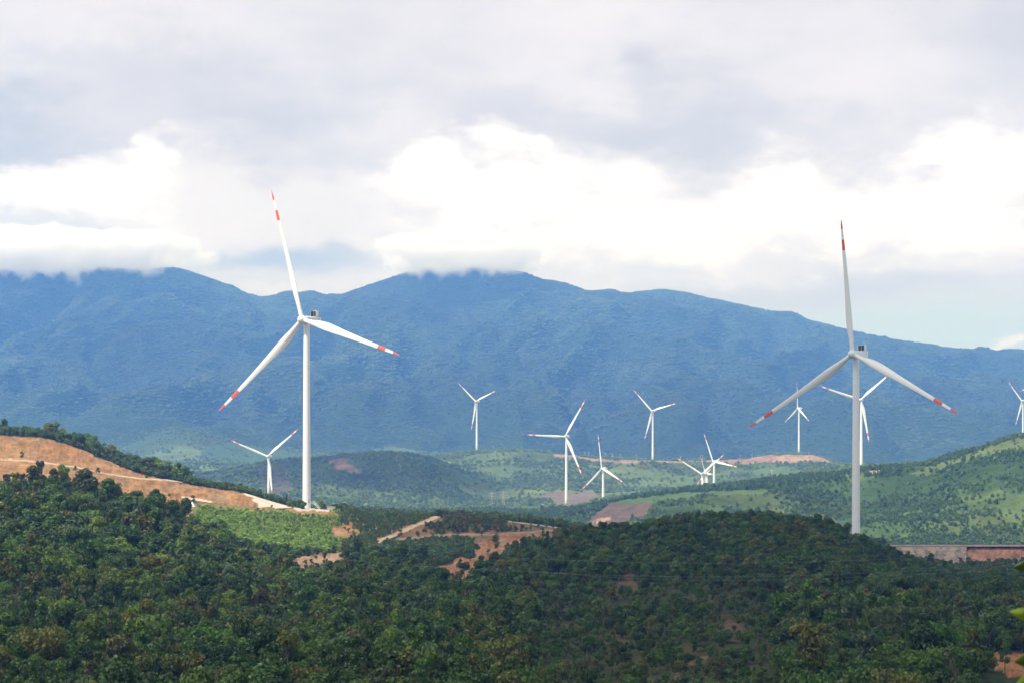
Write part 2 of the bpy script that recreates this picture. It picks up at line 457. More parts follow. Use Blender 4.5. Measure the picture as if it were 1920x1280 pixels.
# grass / scrub variation on the middle hills
gv = fbm(GX / 180, GY / 260, 71, 5, .6)
sel = (GY > 1900) & (GY < 6600)
CV[sel] *= (1 + 1.1 * gv[sel])[:, None]
far_g = (np.clip((GY - 3000) / 400, 0, 1) * (GY < 6600))[..., None]
CV = CV * (1 + far_g * np.array((.70, .40, .30)))
gw = np.clip(fbm(GX / 320, GY / 420, 72, 4) * 3, 0, 1)
CV = CV + (sel * gw)[..., None] * np.array((.034, .028, .008))
scrz = np.clip((PX - 1000) / 60, 0, 1) * np.clip((1500 - PX) / 60, 0, 1) * np.clip((PY - 1085) / 30, 0, 1) * (GY < 900) * np.clip(.5 + 1.8 * fbm(GX / 22, GY / 22, 73, 3), 0, 1)
CV = CV * (1 - scrz[..., None]) + scrz[..., None] * np.array((.066, .062, .032))
BARE = np.zeros((NR, NC), int)
for nm, poly, (ya, yb), c, bare in COVER:
    s = 1.0 if ya < 1900 else .45
    mk = inpoly(PX + jx * s, PY + jy * s, poly) & (GY >= ya) & (GY <= yb)
    CV[mk] = c
    if nm in ('soil', 'red', 'rock', 'patch'):
        v = 1 + .55 * fbm(PX / 26, PY / 9, 81, 4) + .6 * fbm(PX / 5, PY / 14, 82, 3)
        CV[mk] *= v[mk][:, None]
        g = np.clip(fbm(PX / 60, PY / 18, 86, 4) * 2.2, 0, 1) * mk
        CV = CV * (1 - .55 * g[..., None]) + .55 * g[..., None] * np.array((.37, .24, .12))
        g = np.clip(fbm(PX / 34 + PY / 25, PY / 40, 87, 4) * 2.4 - .1, 0, 1) * mk
        CV = CV * (1 - .5 * g[..., None]) + .5 * g[..., None] * np.array((.17, .10, .068))
        g = (fbm(PX / 40, PY / 14, 83, 4) > .22) & mk
        CV[g] = CV[g] * .55 + np.array((.26, .21, .13)) * .45
        g = (fbm(PX / 10, PY / 6, 84, 3) > .22) & mk
        CV[g] = CV[g] * .5 + np.array((.10, .10, .045)) * .5
    if nm in ('plant', 'drygrass'):
        g = (fbm(PX / 28, PY / 9, 85, 3) > .10) & mk
        CV[g] = np.array((.30, .155, .075) if nm == 'plant' else (.19, .105, .055))  # drygrass soil darker than planted soil, the clearing's shade put into its colour
    BARE[mk] = bare
for pts, wd, (ya, yb), c in LINES:
    mk = near_line(PX + jx * .25, PY + jy * .25, pts, wd) & (GY >= ya) & (GY <= yb)
    CV[mk] = c
    BARE[mk] = 1


# ------------------------------------------------------------------ materials
def new_mat(name):
    mt = bpy.data.materials.new(name)
    mt.use_nodes = True
    t = NT(mt.node_tree)
    t.n.clear()
    out = t.node('ShaderNodeOutputMaterial')
    return mt, t, out


def principled(name, color, rough=0.6, noise=0.0, nscale=3.0, metallic=0.0, bump=0.0):
    mt, t, out = new_mat(name)
    b = t.node('ShaderNodeBsdfPrincipled')
    c = color
    if noise:
        tcd = t.node('ShaderNodeTexCoord')
        nz = t.noise(tcd.outputs['Object'], nscale, 5, .6)
        c = t.mix(t.ramp(nz, .3, .7), tuple(v * (1 - noise) for v in color), tuple(min(1, v * (1 + noise)) for v in color))
        if bump:
            bp = t.node('ShaderNodeBump')
            bp.inputs['Strength'].default_value = bump
            t.put(bp.inputs['Height'], nz)
            t.l.new(bp.outputs[0], b.inputs['Normal'])
    t.put(b.inputs['Base Color'], c)
    b.inputs['Roughness'].default_value = rough
    b.inputs['Metallic'].default_value = metallic
    t.l.new(b.outputs[0], out.inputs[0])
    return mt


def terrain_mat(name, s1, s2, amp, bump):
    mt, t, out = new_mat(name)
    at_ = t.node('ShaderNodeAttribute', attribute_name='cover')
    geo = t.node('ShaderNodeNewGeometry')
    a = t.noise(geo.outputs['Position'], s1, 6, .65)
    b_ = t.noise(geo.outputs['Position'], s2, 4, .6)
    f = t.math('ADD', t.math('MULTIPLY', a, .6), t.math('MULTIPLY', b_, .4))
    k_ = t.ramp(f, .3, .7, 1 - amp, 1 + amp, smooth=False)
    c = t.vmath('SCALE', at_.outputs['Color'], s=k_)
    d = t.node('ShaderNodeBsdfDiffuse')
    t.put(d.inputs[0], c)
    d.inputs['Roughness'].default_value = .8
    bp = t.node('ShaderNodeBump')
    bp.inputs['Strength'].default_value = 1.0
    bp.inputs['Distance'].default_value = bump
    t.put(bp.inputs['Height'], f)
    t.l.new(bp.outputs[0], d.inputs['Normal'])
    t.l.new(d.outputs[0], out.inputs[0])
    return mt


def leaf_mat(name, default, trans=.22):
    mt, t, out = new_mat(name)
    at_ = t.node('ShaderNodeAttribute', attribute_name='tint', attribute_type='INSTANCER')
    geo = t.node('ShaderNodeNewGeometry')
    nz = t.noise(geo.outputs['Position'], .55, 3, .6)
    k_ = t.ramp(nz, .3, .7, .68, 1.36, smooth=False)
    c = t.vmath('SCALE', at_.outputs['Color'], s=k_)
    d = t.node('ShaderNodeBsdfDiffuse')
    t.put(d.inputs[0], c)
    tr = t.node('ShaderNodeBsdfTranslucent')
    t.put(tr.inputs[0], t.vmath('MULTIPLY', c, (1.1, 1.25, .6)))
    gl = t.node('ShaderNodeBsdfGlossy')
    gl.inputs['Roughness'].default_value = .45
    mx = t.node('ShaderNodeMixShader')
    mx.inputs[0].default_value = trans
    t.l.new(d.outputs[0], mx.inputs[1])
    t.l.new(tr.outputs[0], mx.inputs[2])
    m2 = t.node('ShaderNodeMixShader')
    m2.inputs[0].default_value = .03
    t.l.new(mx.outputs[0], m2.inputs[1])
    t.l.new(gl.outputs[0], m2.inputs[2])
    t.l.new(m2.outputs[0], out.inputs[0])
    return mt


M_LEAF = leaf_mat('leaves', (.04, .08, .03))
M_BARK = principled('bark', (.16, .13, .10), .9, .3, 4)


# ------------------------------------------------------------------ mesh helpers
def mesh_np(name, V, Fq, mats, mat_idx=None, smooth=False):
    """Mesh from a vertex array and an (n,3) or (n,4) face array."""
    me = bpy.data.meshes.new(name)
    V = np.asarray(V, np.float32)
    Fq = np.asarray(Fq, np.int32)
    k_ = Fq.shape[1]
    me.vertices.add(len(V))
    me.vertices.foreach_set('co', V.ravel())
    me.loops.add(Fq.size)
    me.loops.foreach_set('vertex_index', Fq.ravel())
    me.polygons.add(len(Fq))
    me.polygons.foreach_set('loop_start', np.arange(len(Fq), dtype=np.int32) * k_)
    for mt in mats:
        me.materials.append(mt)
    if mat_idx is not None:
        me.polygons.foreach_set('material_index', np.asarray(mat_idx, np.int32))
    me.polygons.foreach_set('use_smooth', np.full(len(Fq), smooth))
    me.update(calc_edges=True)
    me.validate()
    return me


def link(name, me, parent=None, kind=None, label=None, cat=None, group=None, loc=None):
    o = bpy.data.objects.new(name, me)
    COL.objects.link(o)
    if parent is not None:
        o.parent = parent
    if loc is not None:
        o.location = loc
    tag(o, label, cat, group, kind)
    return o


def tag(o, label=None, cat=None, group=None, kind=None):
    for k_, v in (('label', label), ('category', cat), ('group', group), ('kind', kind)):
        if v:
            o[k_] = v


def bm_obj(name, bm, mats, parent=None, smooth=True, **kw):
    me = bpy.data.meshes.new(name)
    bmesh.ops.recalc_face_normals(bm, faces=bm.faces)
    bm.to_mesh(me)
    bm.free()
    for mt in mats:
        me.materials.append(mt)
    me.polygons.foreach_set('use_smooth', np.full(len(me.polygons), smooth))
    if smooth:
        me.set_sharp_from_angle(angle=R(40))
    return link(name, me, parent, **kw)


def bm_box(bm, c, s, bev=0.0, rot=None):
    r = bmesh.ops.create_cube(bm, size=1.0)
    vs_ = r['verts']
    bmesh.ops.scale(bm, vec=s, verts=vs_)
    if bev:
        es = list({e for v in vs_ for e in v.link_edges})
        rb = bmesh.ops.bevel(bm, geom=es, offset=bev, segments=3, affect='EDGES', profile=.5)
        vs_ = list({v for f in rb['faces'] for v in f.verts} | {v for v in vs_ if v.is_valid})
    if rot is not None:
        bmesh.ops.rotate(bm, cent=(0, 0, 0), matrix=rot, verts=vs_)
    bmesh.ops.translate(bm, vec=c, verts=vs_)
    return vs_


def bm_rings(bm, rings, cap=True, closed=True, mat=None):
    """Loft between rings of points; returns the faces per span."""
    vr = [[bm.verts.new(p) for p in r] for r in rings]
    n = len(vr[0])
    spans = []
    for a, b in zip(vr[:-1], vr[1:]):
        fs = []
        for i in range(n if closed else n - 1):
            fs.append(bm.faces.new((a[i], a[(i + 1) % n], b[(i + 1) % n], b[i])))
        spans.append(fs)
    if cap:
        bm.faces.new(vr[0][::-1])
        bm.faces.new(vr[-1])
    if mat:
        for fs, mi in zip(spans, mat):
            for f in fs:
                f.material_index = mi
    return spans


def ring(r, z, n=28, c=(0, 0)):
    return [(c[0] + r * math.cos(2 * math.pi * i / n), c[1] + r * math.sin(2 * math.pi * i / n), z) for i in range(n)]


def bm_tube(bm, pts, rad, n=6):
    pts = [Vector(p) for p in pts]
    rings = []
    for i, p in enumerate(pts):
        d = (pts[min(i + 1, len(pts) - 1)] - pts[max(i - 1, 0)]).normalized()
        a = d.cross(Vector((0, 0, 1)) if abs(d.z) < .9 else Vector((1, 0, 0))).normalized()
        b = d.cross(a)
        r_ = rad[i] if isinstance(rad, (list, tuple)) else rad
        rings.append([p + a * r_ * math.cos(2 * math.pi * j / n) + b * r_ * math.sin(2 * math.pi * j / n) for j in range(n)])
    bm_rings(bm, rings)


# ------------------------------------------------------------------ terrain meshes
def terrain(name, r0, r1, mat):
    V = np.stack([GX[r0:r1 + 1], GY[r0:r1 + 1], GZ[r0:r1 + 1]], -1).reshape(-1, 3)
    nr = r1 - r0 + 1
    idx = np.arange(nr * NC).reshape(nr, NC)
    Fq = np.stack([idx[:-1, :-1], idx[:-1, 1:], idx[1:, 1:], idx[1:, :-1]], -1).reshape(-1, 4)
    me = mesh_np(name, V, Fq, [mat], smooth=True)
    a = me.attributes.new('cover', 'FLOAT_COLOR', 'POINT')
    c = np.ones((len(V), 4), np.float32)
    c[:, :3] = np.clip(CV[r0:r1 + 1].reshape(-1, 3), .004, .8)
    a.data.foreach_set('color', c.ravel())
    return link(name, me, kind='structure')


rn, rm = row_of_line[N_NEAR], row_of_line[N_MID]
terrain('hillside_ground', 0, rn, terrain_mat('hillside_soil', .9, .12, .42, .35))
terrain('middle_hills', rn, rm, terrain_mat('middle_hill_scrub', .12, .02, .45, 3.0))
terrain('mountains', rm, NR - 1, terrain_mat('mountain_forest', .05, .012, .40, 12.0))


# ------------------------------------------------------------------ trees
def crown_geo(seed, lobes, per, leaf, cr, ch, base, shape):
    """Leaf clumps spread over the lobes of a crown; returns verts, quads."""
    g = np.random.default_rng(seed)
    C_, Rd = [], []
    for i in range(lobes):
        u = g.random()
        zz = base + ch * (0.08 + 0.84 * u)
        if shape == 'round':
            prof = math.sqrt(max(0.05, 1 - (2 * u - 0.9) ** 2))
        elif shape == 'cone':
            prof = 1.0 - .85 * u
        elif shape == 'flat':
            prof = .35 + .8 * u
        else:
            prof = .75 + .25 * math.sin(u * 7)
        a = g.random() * 2 * math.pi
        rr = cr * prof * math.sqrt(g.random()) * .82
        C_.append((rr * math.cos(a), rr * math.sin(a), zz))
        Rd.append(cr * (.28 + .22 * g.random()) * (.7 if shape == 'cone' and u > .6 else 1))
    C_, Rd = np.array(C_), np.array(Rd)
    n = lobes * per
    which = np.repeat(np.arange(lobes), per)
    d = g.normal(size=(n, 3))
    d[:, 2] = d[:, 2] * .85 + .25
    d /= np.linalg.norm(d, axis=1)[:, None]
    p = C_[which] + d * (Rd[which] * (.72 + .36 * g.random(n)))[:, None] * np.array((1, 1, .8))
    nrm = d + g.normal(size=(n, 3)) * .45
    nrm /= np.linalg.norm(nrm, axis=1)[:, None]
    t1 = np.cross(nrm, g.normal(size=(n, 3)))
    t1 /= np.linalg.norm(t1, axis=1)[:, None]
    t2 = np.cross(nrm, t1)
    s = (leaf * (.55 + .9 * g.random(n)))[:, None]
    asp = (.55 + .5 * g.random(n))[:, None]
    bend = nrm * s * .25
    q = np.stack([p - t1 * s - bend, p - t2 * s * asp, p + t1 * s - bend, p + t2 * s * asp], 1)
    return q.reshape(-1, 3), np.arange(n * 4).reshape(-1, 4)


def trunk_geo(seed, hgt, r0, cr, limbs=4):
    g = np.random.default_rng(seed + 900)
    V, Fq = [], []

    def tube(p0, p1, ra, rb, n=6):
        b0 = len(V)
        d = (p1 - p0) / np.linalg.norm(p1 - p0)
        a = np.cross(d, (0.3, 1, .1)); a /= np.linalg.norm(a)
        b = np.cross(d, a)
        for p, r_ in ((p0, ra), (p1, rb)):
            for j in range(n):
                an = 2 * math.pi * j / n
                V.append(p + (a * math.cos(an) + b * math.sin(an)) * r_)
        for j in range(n):
            Fq.append((b0 + j, b0 + (j + 1) % n, b0 + n + (j + 1) % n, b0 + n + j))
    pts = [np.array((0, 0, -.8))]
    for i in range(4):
        pts.append(np.array((g.normal() * .12 * (i + 1) * .5, g.normal() * .12 * (i + 1) * .5, hgt * (i + 1) / 4)))
    rs = [r0 * (1 - .2 * i) for i in range(5)]
    for i in range(4):
        tube(pts[i], pts[i + 1], rs[i], rs[i + 1])
    for i in range(limbs):
        a = g.random() * 2 * math.pi
        s = pts[2] * (1 - .5 * g.random()) + pts[3] * .5 * g.random() + np.array((0, 0, .0))
        tube(s, s + np.array((math.cos(a) * cr * .6, math.sin(a) * cr * .6, hgt * .32)), r0 * .45, r0 * .15, 5)
    return np.array(V), np.array(Fq)


TREE_KINDS_ = [   # shape, crown radius, crown height, crown base, lobes, leaves per lobe, leaf size
    ('round', 2.7, 4.6, 1.6, 17, 46, .34), ('round', 3.1, 4.4, 2.2, 20, 44, .36), ('tall', 2.1, 6.2, 1.8, 18, 44, .33),
    ('cone', 2.2, 6.6, 1.5, 20, 40, .32), ('flat', 3.2, 3.0, 3.4, 16, 46, .34), ('round', 2.3, 3.8, 1.4, 14, 46, .30),
    ('tall', 1.7, 5.4, 2.6, 13, 44, .30), ('flat', 2.7, 3.8, 2.4, 15, 46, .33)]
TREE_KINDS = [(a, b, c, d, int(e_ * 1.25), int(f * 1.7), g * .66) for a, b, c, d, e_, f, g in TREE_KINDS_]
SHAPE_WORD = {'round': 'rounded', 'tall': 'tall narrow', 'cone': 'pointed', 'flat': 'flat-topped'}
CROWN, TRUNK, SRC = [], [], bpy.data.collections.new('tree_sources')
for i, (sh, cr, ch, base, lob, per, lf) in enumerate(TREE_KINDS):
    cv, cf = crown_geo(100 + i, lob, per, lf, cr, ch, base, sh)
    tv, tf = trunk_geo(100 + i, base + ch * .75, .17, cr)
    CROWN.append(mesh_np('crown', cv, cf, [M_LEAF]))
    TRUNK.append(mesh_np('trunk', tv, tf, [M_BARK], smooth=True))
    V = np.concatenate([cv, tv])
    Fq = np.concatenate([cf, tf + len(cv)])
    me = mesh_np('tree_source_%d' % i, V, Fq, [M_LEAF, M_BARK], np.concatenate([np.zeros(len(cf)), np.ones(len(tf))]))
    SRC.objects.link(bpy.data.objects.new('tree_source_%d' % i, me))
BSRC = bpy.data.collections.new('bush_sources')
for i in range(5):
    cv, cf = crown_geo(300 + i, 10, 40, .19, 1.25, 2.3, .15, ('round', 'tall', 'cone', 'round', 'round')[i])
    BSRC.objects.link(bpy.data.objects.new('bush_source_%d' % i, mesh_np('bush_source_%d' % i, cv, cf, [M_LEAF])))
MSRC = bpy.data.collections.new('scrub_sources')
for i in range(5):
    cv, cf = crown_geo(400 + i, 10, 26, .5, 2.4, 3.6, .2, ('round', 'round', 'flat', 'cone', 'round')[i])
    MSRC.objects.link(bpy.data.objects.new('scrub_source_%d' % i, mesh_np('scrub_source_%d' % i, cv, cf, [M_LEAF])))
FSRC = bpy.data.collections.new('canopy_sources')
for i in range(4):                                   # patches of closed canopy, each a cluster of domed crowns
    g_ = np.random.default_rng(500 + i)
    Vs, Fs = [], []
    for q in range(16):
        rr_, aa = 14 * math.sqrt(g_.random()), g_.random() * 6.28
        cx_, cy_, r0 = rr_ * math.cos(aa), rr_ * math.sin(aa), 3.0 + 3.0 * g_.random()
        zc = -1.0 + 3.5 * g_.random()
        b0 = len(Vs)
        for lv, (fr, fz) in enumerate(((1.0, -.35), (.95, .25), (.66, .72), (.25, .97))):
            for j in range(8):
                an = 6.283 * j / 8 + lv * .4
                jr = 1 + .22 * g_.normal()
                Vs.append((cx_ + r0 * fr * jr * math.cos(an), cy_ + r0 * fr * jr * math.sin(an), zc + r0 * .9 * fz * (1 + .1 * g_.normal())))
        for lv in range(3):
            for j in range(8):
                Fs.append((b0 + lv * 8 + j, b0 + lv * 8 + (j + 1) % 8, b0 + lv * 8 + 8 + (j + 1) % 8, b0 + lv * 8 + 8 + j))
        Fs += [(b0 + 24, b0 + 25, b0 + 26, b0 + 27), (b0 + 24, b0 + 27, b0 + 28, b0 + 31), (b0 + 28, b0 + 29, b0 + 30, b0 + 31)]
    FSRC.objects.link(bpy.data.objects.new('canopy_source_%d' % i, mesh_np('canopy_source_%d' % i, Vs, Fs, [M_LEAF], smooth=True)))


def scatter(name, P_, scl, idx, tint, src, label=None, cat=None):
    me = bpy.data.meshes.new(name)
    n = len(P_)
    me.vertices.add(n)
    me.vertices.foreach_set('co', np.asarray(P_, np.float32).ravel())
    rot = np.zeros((n, 3), np.float32)
    rot[:, 2] = rng.random(n) * 6.283
    rot[:, :2] = rng.normal(size=(n, 2)) * .07
    for nm, ty, arr, key in (('rot', 'FLOAT_VECTOR', rot, 'vector'), ('scl', 'FLOAT_VECTOR', scl, 'vector'), ('idx', 'INT', idx, 'value'),
                             ('tint', 'FLOAT_COLOR', np.concatenate([tint, np.ones((n, 1))], 1), 'color')):
        a = me.attributes.new(nm, ty, 'POINT')
        a.data.foreach_set(key, np.ascontiguousarray(arr, np.int32 if ty == 'INT' else np.float32).ravel())
    o = link(name, me, kind='stuff', label=label, cat=cat)
    ng = bpy.data.node_groups.new(name, 'GeometryNodeTree')
    ng.interface.new_socket('Geometry', in_out='INPUT', socket_type='NodeSocketGeometry')
    ng.interface.new_socket('Geometry', in_out='OUTPUT', socket_type='NodeSocketGeometry')
    N, L = ng.nodes, ng.links
    gi, go = N.new('NodeGroupInput'), N.new('NodeGroupOutput')
    ci = N.new('GeometryNodeCollectionInfo')
    ci.inputs['Collection'].default_value = src
    ci.inputs['Separate Children'].default_value = True
    ci.inputs['Reset Children'].default_value = True
    ip = N.new('GeometryNodeInstanceOnPoints')
    ip.inputs['Pick Instance'].default_value = True

    def attr(nm, ty):
        a = N.new('GeometryNodeInputNamedAttribute')
        a.data_type = ty
        a.inputs[0].default_value = nm
        return a.outputs[0]
    e2r = N.new('FunctionNodeEulerToRotation')
    L.new(attr('rot', 'FLOAT_VECTOR'), e2r.inputs[0])
    L.new(gi.outputs[0], ip.inputs['Points'])
    L.new(ci.outputs[0], ip.inputs['Instance'])
    L.new(attr('idx', 'INT'), ip.inputs['Instance Index'])
    L.new(e2r.outputs[0], ip.inputs['Rotation'])
    L.new(attr('scl', 'FLOAT_VECTOR'), ip.inputs['Scale'])
    L.new(ip.outputs[0], go.inputs[0])
    md = o.modifiers.new('scatter', 'NODES')
    md.node_group = ng
    return o


def jitter_grid(x0, x1, y0, y1, s):
    xs, ys = np.meshgrid(np.arange(x0, x1, s), np.arange(y0, y1, s))
    n = xs.size
    return xs.ravel() + (rng.random(n) - .5) * s * .95, ys.ravel() + (rng.random(n) - .5) * s * .95


MUST = [c for c in COVER if c[0] in ('soil', 'pale', 'pad', 'patch', 'rock', 'red') and c[2][0] < 1900]
MUST.append(('wall', [(1690, 1023), (1812, 1023), (1812, 1058), (1782, 1058), (1750, 1046), (1690, 1027)], (1300, 1336), None, 1))
MUSTL = [l_ for l_ in LINES if l_[2][0] < 1900]


def hides(X, Y, Z, hgt, rad):
    """True where a plant of that size would stand in front of bare ground or a track the photo shows."""
    x0 = CX + X / Y * F
    r = np.zeros(len(X), bool)
    for f in (.1, .4, .7, .95):
        y = HY - (Z + hgt * f) / Y * F
        for dx in (-.7, 0, .7):
            x = x0 + dx * rad / Y * F
            for nm, poly, (ya, yb), c, bare in MUST:
                r |= inpoly(x, y, poly) & (Y < yb)
            for pts, wd, (ya, yb), c in MUSTL:
                r |= near_line(x, y, pts, wd) & (Y < yb)
    return r


def prep(X, Y, mx0=-330, mx1=2250):
    px = CX + X / np.maximum(Y, 1) * F
    k_ = (px > mx0) & (px < mx1)
    X, Y = X[k_], Y[k_]
    return X, Y, grid_at(GZ, X, Y)


def visible(X, Y, Z, hgt, slack):
    top = HY - (Z + hgt) / Y * F
    return top < grid_at(occ, X, Y - 3) + slack


def bare_at(X, Y):
    x = CX + X / Y * F
    c = np.clip(np.round(np.interp(x, cols, np.arange(NC))).astype(int), 0, NC - 1)
    r = np.clip(np.round(np.interp(Y, RY, np.arange(NR))).astype(int), 0, NR - 1)
    return BARE[r, c]


PAL = np.array([(.030, .070, .022), (.044, .100, .026), (.060, .122, .032), (.082, .104, .032), (.100, .172, .040), (.078, .080, .038), (.066, .108, .056)])
PAL = PAL * np.array((1.28, 1.10, .46))
PAL[5] = (.076, .092, .024)
PAL[6] = (.080, .125, .040)
PALW = ['dark green', 'mid-green', 'mid-green', 'olive', 'bright yellow-green', 'brownish', 'grey-green']

# forest on the near slopes
X, Y = jitter_grid(-330, 330, 335, 1010, 2.7)
X, Y, Z = prep(X, Y)
px, py = CX + X / Y * F, HY - Z / Y * F
bb = bare_at(X, Y)
keep = ((bb == 0) | ((bb == 2) & (Y < 900) & (rng.random(len(X)) < .22))) & visible(X, Y, Z, 7, 14)
thin = np.clip(fbm(X / 45, Y / 45, 91, 3) * 2.2 + .05, 0, .75)
scr = (px > 1000) & (px < 1480) & (py > 1090)                      # thinner scrub on the right-hand lower slope
keep &= rng.random(len(X)) > np.where(scr, .42 + thin * .5, thin * .45)
keep &= ~hides(X, Y, Z, 8.5, 2.4) | (rng.random(len(X)) < .03)
OPEN = [(372, 945), (640, 958), (690, 1008), (655, 1028), (480, 1030), (440, 1018), (372, 985)]
hp = np.zeros(len(X), bool)
for f in (.3, .7, 1.0):
    hp |= inpoly(px, HY - (Z + 6.5 * f) / Y * F, OPEN)
keep &= ~hp | (rng.random(len(X)) < .04)
X, Y, Z, px, py, scr = (a[keep] for a in (X, Y, Z, px, py, scr))
n = len(X)
patch = fbm(X / 60, Y / 60, 92, 3)
cw = np.stack([.30 - .25 * patch, .30 + 0 * patch, .22 + .2 * patch, .16 + .25 * fbm(X / 50, Y / 50, 93, 3), .05 + .35 * np.clip(fbm(X / 40, Y / 40, 94, 3), 0, 1),
               .05 + .16 * np.clip(fbm(X / 45, Y / 45, 95, 3), 0, 1), .12 + 0 * patch], 1).clip(.01)
cw = np.cumsum(cw / cw.sum(1)[:, None], 1)
ci_ = (rng.random(n)[:, None] > cw).sum(1).clip(0, 6)
ci_ = np.where((ci_ == 4) & (px > 950), 1, ci_)
tint = PAL[ci_] * (.78 + .5 * rng.random((n, 1))) * (1 + .12 * rng.normal(size=(n, 3)) * .5)
idx = rng.integers(0, len(TREE_KINDS), n)
ridge = (px > 1000) & (Y > 700)
idx = np.where(ridge & (rng.random(n) < .6), rng.choice([0, 1, 5], n), idx)
s = (.44 + .82 * rng.random(n) ** 2.4) * np.exp(.55 * fbm(X / 32, Y / 32, 97, 3))
s = np.where(scr, s * .55, s)
s = np.where((px > 950) & (Y > 700), np.clip(s, .4, .92), s)
s = np.where((px < 420) & (Y > 600), s * 1.12, s)
scl = np.stack([s * (.9 + .2 * rng.random(n)), s * (.9 + .2 * rng.random(n)), s * (.85 + .35 * rng.random(n))], 1)
# the trees that show largest become things of their own
TOP = np.array([k_[3] + k_[2] for k_ in TREE_KINDS])
pyt = HY - (Z + TOP[idx] * scl[:, 2] * .75) / Y * F
inside = (px > 15) & (px < 1905) & (pyt < 1262)
size = np.where(inside & ~scr, scl[:, 0] / Y, 0)
big = np.argsort(-size)[:255]
isbig = np.zeros(n, bool)
isbig[big] = True
P_ = np.stack([X, Y, Z], 1)


def place_tree(i_kind, p, scale, tint_, label, group=None, rz=None):
    e = bpy.data.objects.new('tree', None)
    COL.objects.link(e)
    e.location = p
    e.scale = scale
    e.rotation_euler = (0, 0, random.random() * 6.28 if rz is None else rz)
    e.empty_display_size = .5
    tag(e, label, 'tree', group)
    link('trunk', TRUNK[i_kind], e)
    c = link('crown', CROWN[i_kind], e)
    c['tint'] = [float(v) for v in tint_]
    return e


third = ['left', 'middle', 'right']
for i in big:
    zone = third[int(min(2, px[i] // 640))]
    lab = '%s %s tree in the near forest along the bottom %s of the photo' % (SHAPE_WORD[TREE_KINDS[idx[i]][0]], PALW[ci_[i]], zone)
    place_tree(int(idx[i]), P_[i], scl[i], tint[i], lab, 'trees of the near forest')
r_ = ~isbig
scatter('forest', P_[r_], scl[r_], idx[r_], tint[r_], SRC, 'dense mixed green forest covering the near slopes and rounded hill', 'forest')

# young trees and bushes on the planted slope and along the far side of the near valley
X, Y = jitter_grid(-380, 380, 940, 1400, 2.05)
X, Y, Z = prep(X, Y)
px, py = CX + X / Y * F, HY - Z / Y * F
b = bare_at(X, Y)
lit = inpoly(px, py, COVER[0][1])
dens = np.where(b == 2, np.where(lit, .74, .46), np.where(b == 1, np.where(px > 1815, .26, .05), .70))
dens = np.where(b == 2, dens - .5 * np.clip(fbm(X / 16, Y / 16, 96, 3) * 2, 0, 1), dens)
dens = np.where((Y > 1345) & (px > 1180), .12, dens)
dens = np.where((Y > 1330) & (px > 1660), 0.0, dens)
t1b = np.hypot(X + 116, Y - 1367)
keep = (rng.random(len(X)) < dens) & visible(X, Y, Z, 2.5, 8) & (t1b > 9)
keep &= ~hides(X, Y, Z, 3.4, 1.1) | (rng.random(len(X)) < .04)
X, Y, Z, px, py, b, lit = (a[keep] for a in (X, Y, Z, px, py, b, lit))
n = len(X)
s = (.75 + .5 * rng.random(n)) * np.where(b == 0, 1.15, .85)
s *= np.where(lit & (py < 1012), .95, 1.1) * np.where((b == 2) & ~lit, .8 + .6 * rng.random(n), 1)
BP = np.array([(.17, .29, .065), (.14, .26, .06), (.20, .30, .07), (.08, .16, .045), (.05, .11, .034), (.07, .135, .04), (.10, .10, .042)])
bi = np.where(lit & (px < 640), rng.choice([0, 0, 1, 1, 2, 3], n), rng.choice([3, 3, 4, 4, 5, 6], n))  # bushes on the sunlit planting get brighter tints, sunlight put into the colour
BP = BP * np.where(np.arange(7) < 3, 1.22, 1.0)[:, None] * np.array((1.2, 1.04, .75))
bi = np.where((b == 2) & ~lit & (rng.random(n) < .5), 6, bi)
tint = BP[bi] * (.75 + .5 * rng.random((n, 1)))
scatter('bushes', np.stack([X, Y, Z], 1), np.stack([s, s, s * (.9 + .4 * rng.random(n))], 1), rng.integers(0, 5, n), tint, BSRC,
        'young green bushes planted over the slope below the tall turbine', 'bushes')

# scrub and woods on the middle hills
X, Y = jitter_grid(-800, 850, 1950, 3150, 4.6)
X, Y, Z = prep(X, Y)
px, py = CX + X / Y * F, HY - Z / Y * F
b = bare_at(X, Y)
nz = fbm(X / 110, Y / 150, 101, 4) + .35 * fbm(X / 30, Y / 30, 102, 2)
dens = np.clip(.58 + nz * 2.6, .05, .97)
crestD = np.interp(px, [1000, 1100, 1200, 1300, 1400, 1500, 1600, 1700, 1790, 1920], [968, 949, 928, 915, 907, 895, 886, 876, 857, 818])
dens = np.where((py < crestD + 14) & (px < 1690), .95, dens)       # dark line of trees along the crest
dens = np.where(b == 1, 0, np.where(b == 2, dens * .25, dens))
keep = (rng.random(len(X)) < dens) & visible(X, Y, Z, 4, 6)
X, Y, Z, px, py, nz = (a[keep] for a in (X, Y, Z, px, py, nz))
n = len(X)
s = .45 + .75 * rng.random(n) ** 2.5
MP = np.array([(.085, .150, .050), (.098, .168, .055), (.112, .182, .060), (.125, .190, .064), (.066, .122, .045)])
mi = np.where(nz > .1, rng.choice([0, 0, 1, 4], n), rng.choice([1, 2, 2, 3], n))
mi = np.where((np.interp(px, [1000, 1400, 1690, 1700], [14, 14, 14, -99]) + np.interp(px, [1000, 1100, 1200, 1300, 1400, 1500, 1600, 1700, 1790, 1920], [968, 949, 928, 915, 907, 895, 886, 876, 857, 818]) > py), rng.choice([0, 4], n), mi)
scatter('woods', np.stack([X, Y, Z], 1), np.stack([s, s, s * (.8 + .5 * rng.random(n))], 1), rng.integers(0, 5, n), MP[mi] * (.8 + .4 * rng.random((n, 1))), MSRC,
        'green scrub and woods over the grassy hill on the right', 'woods')

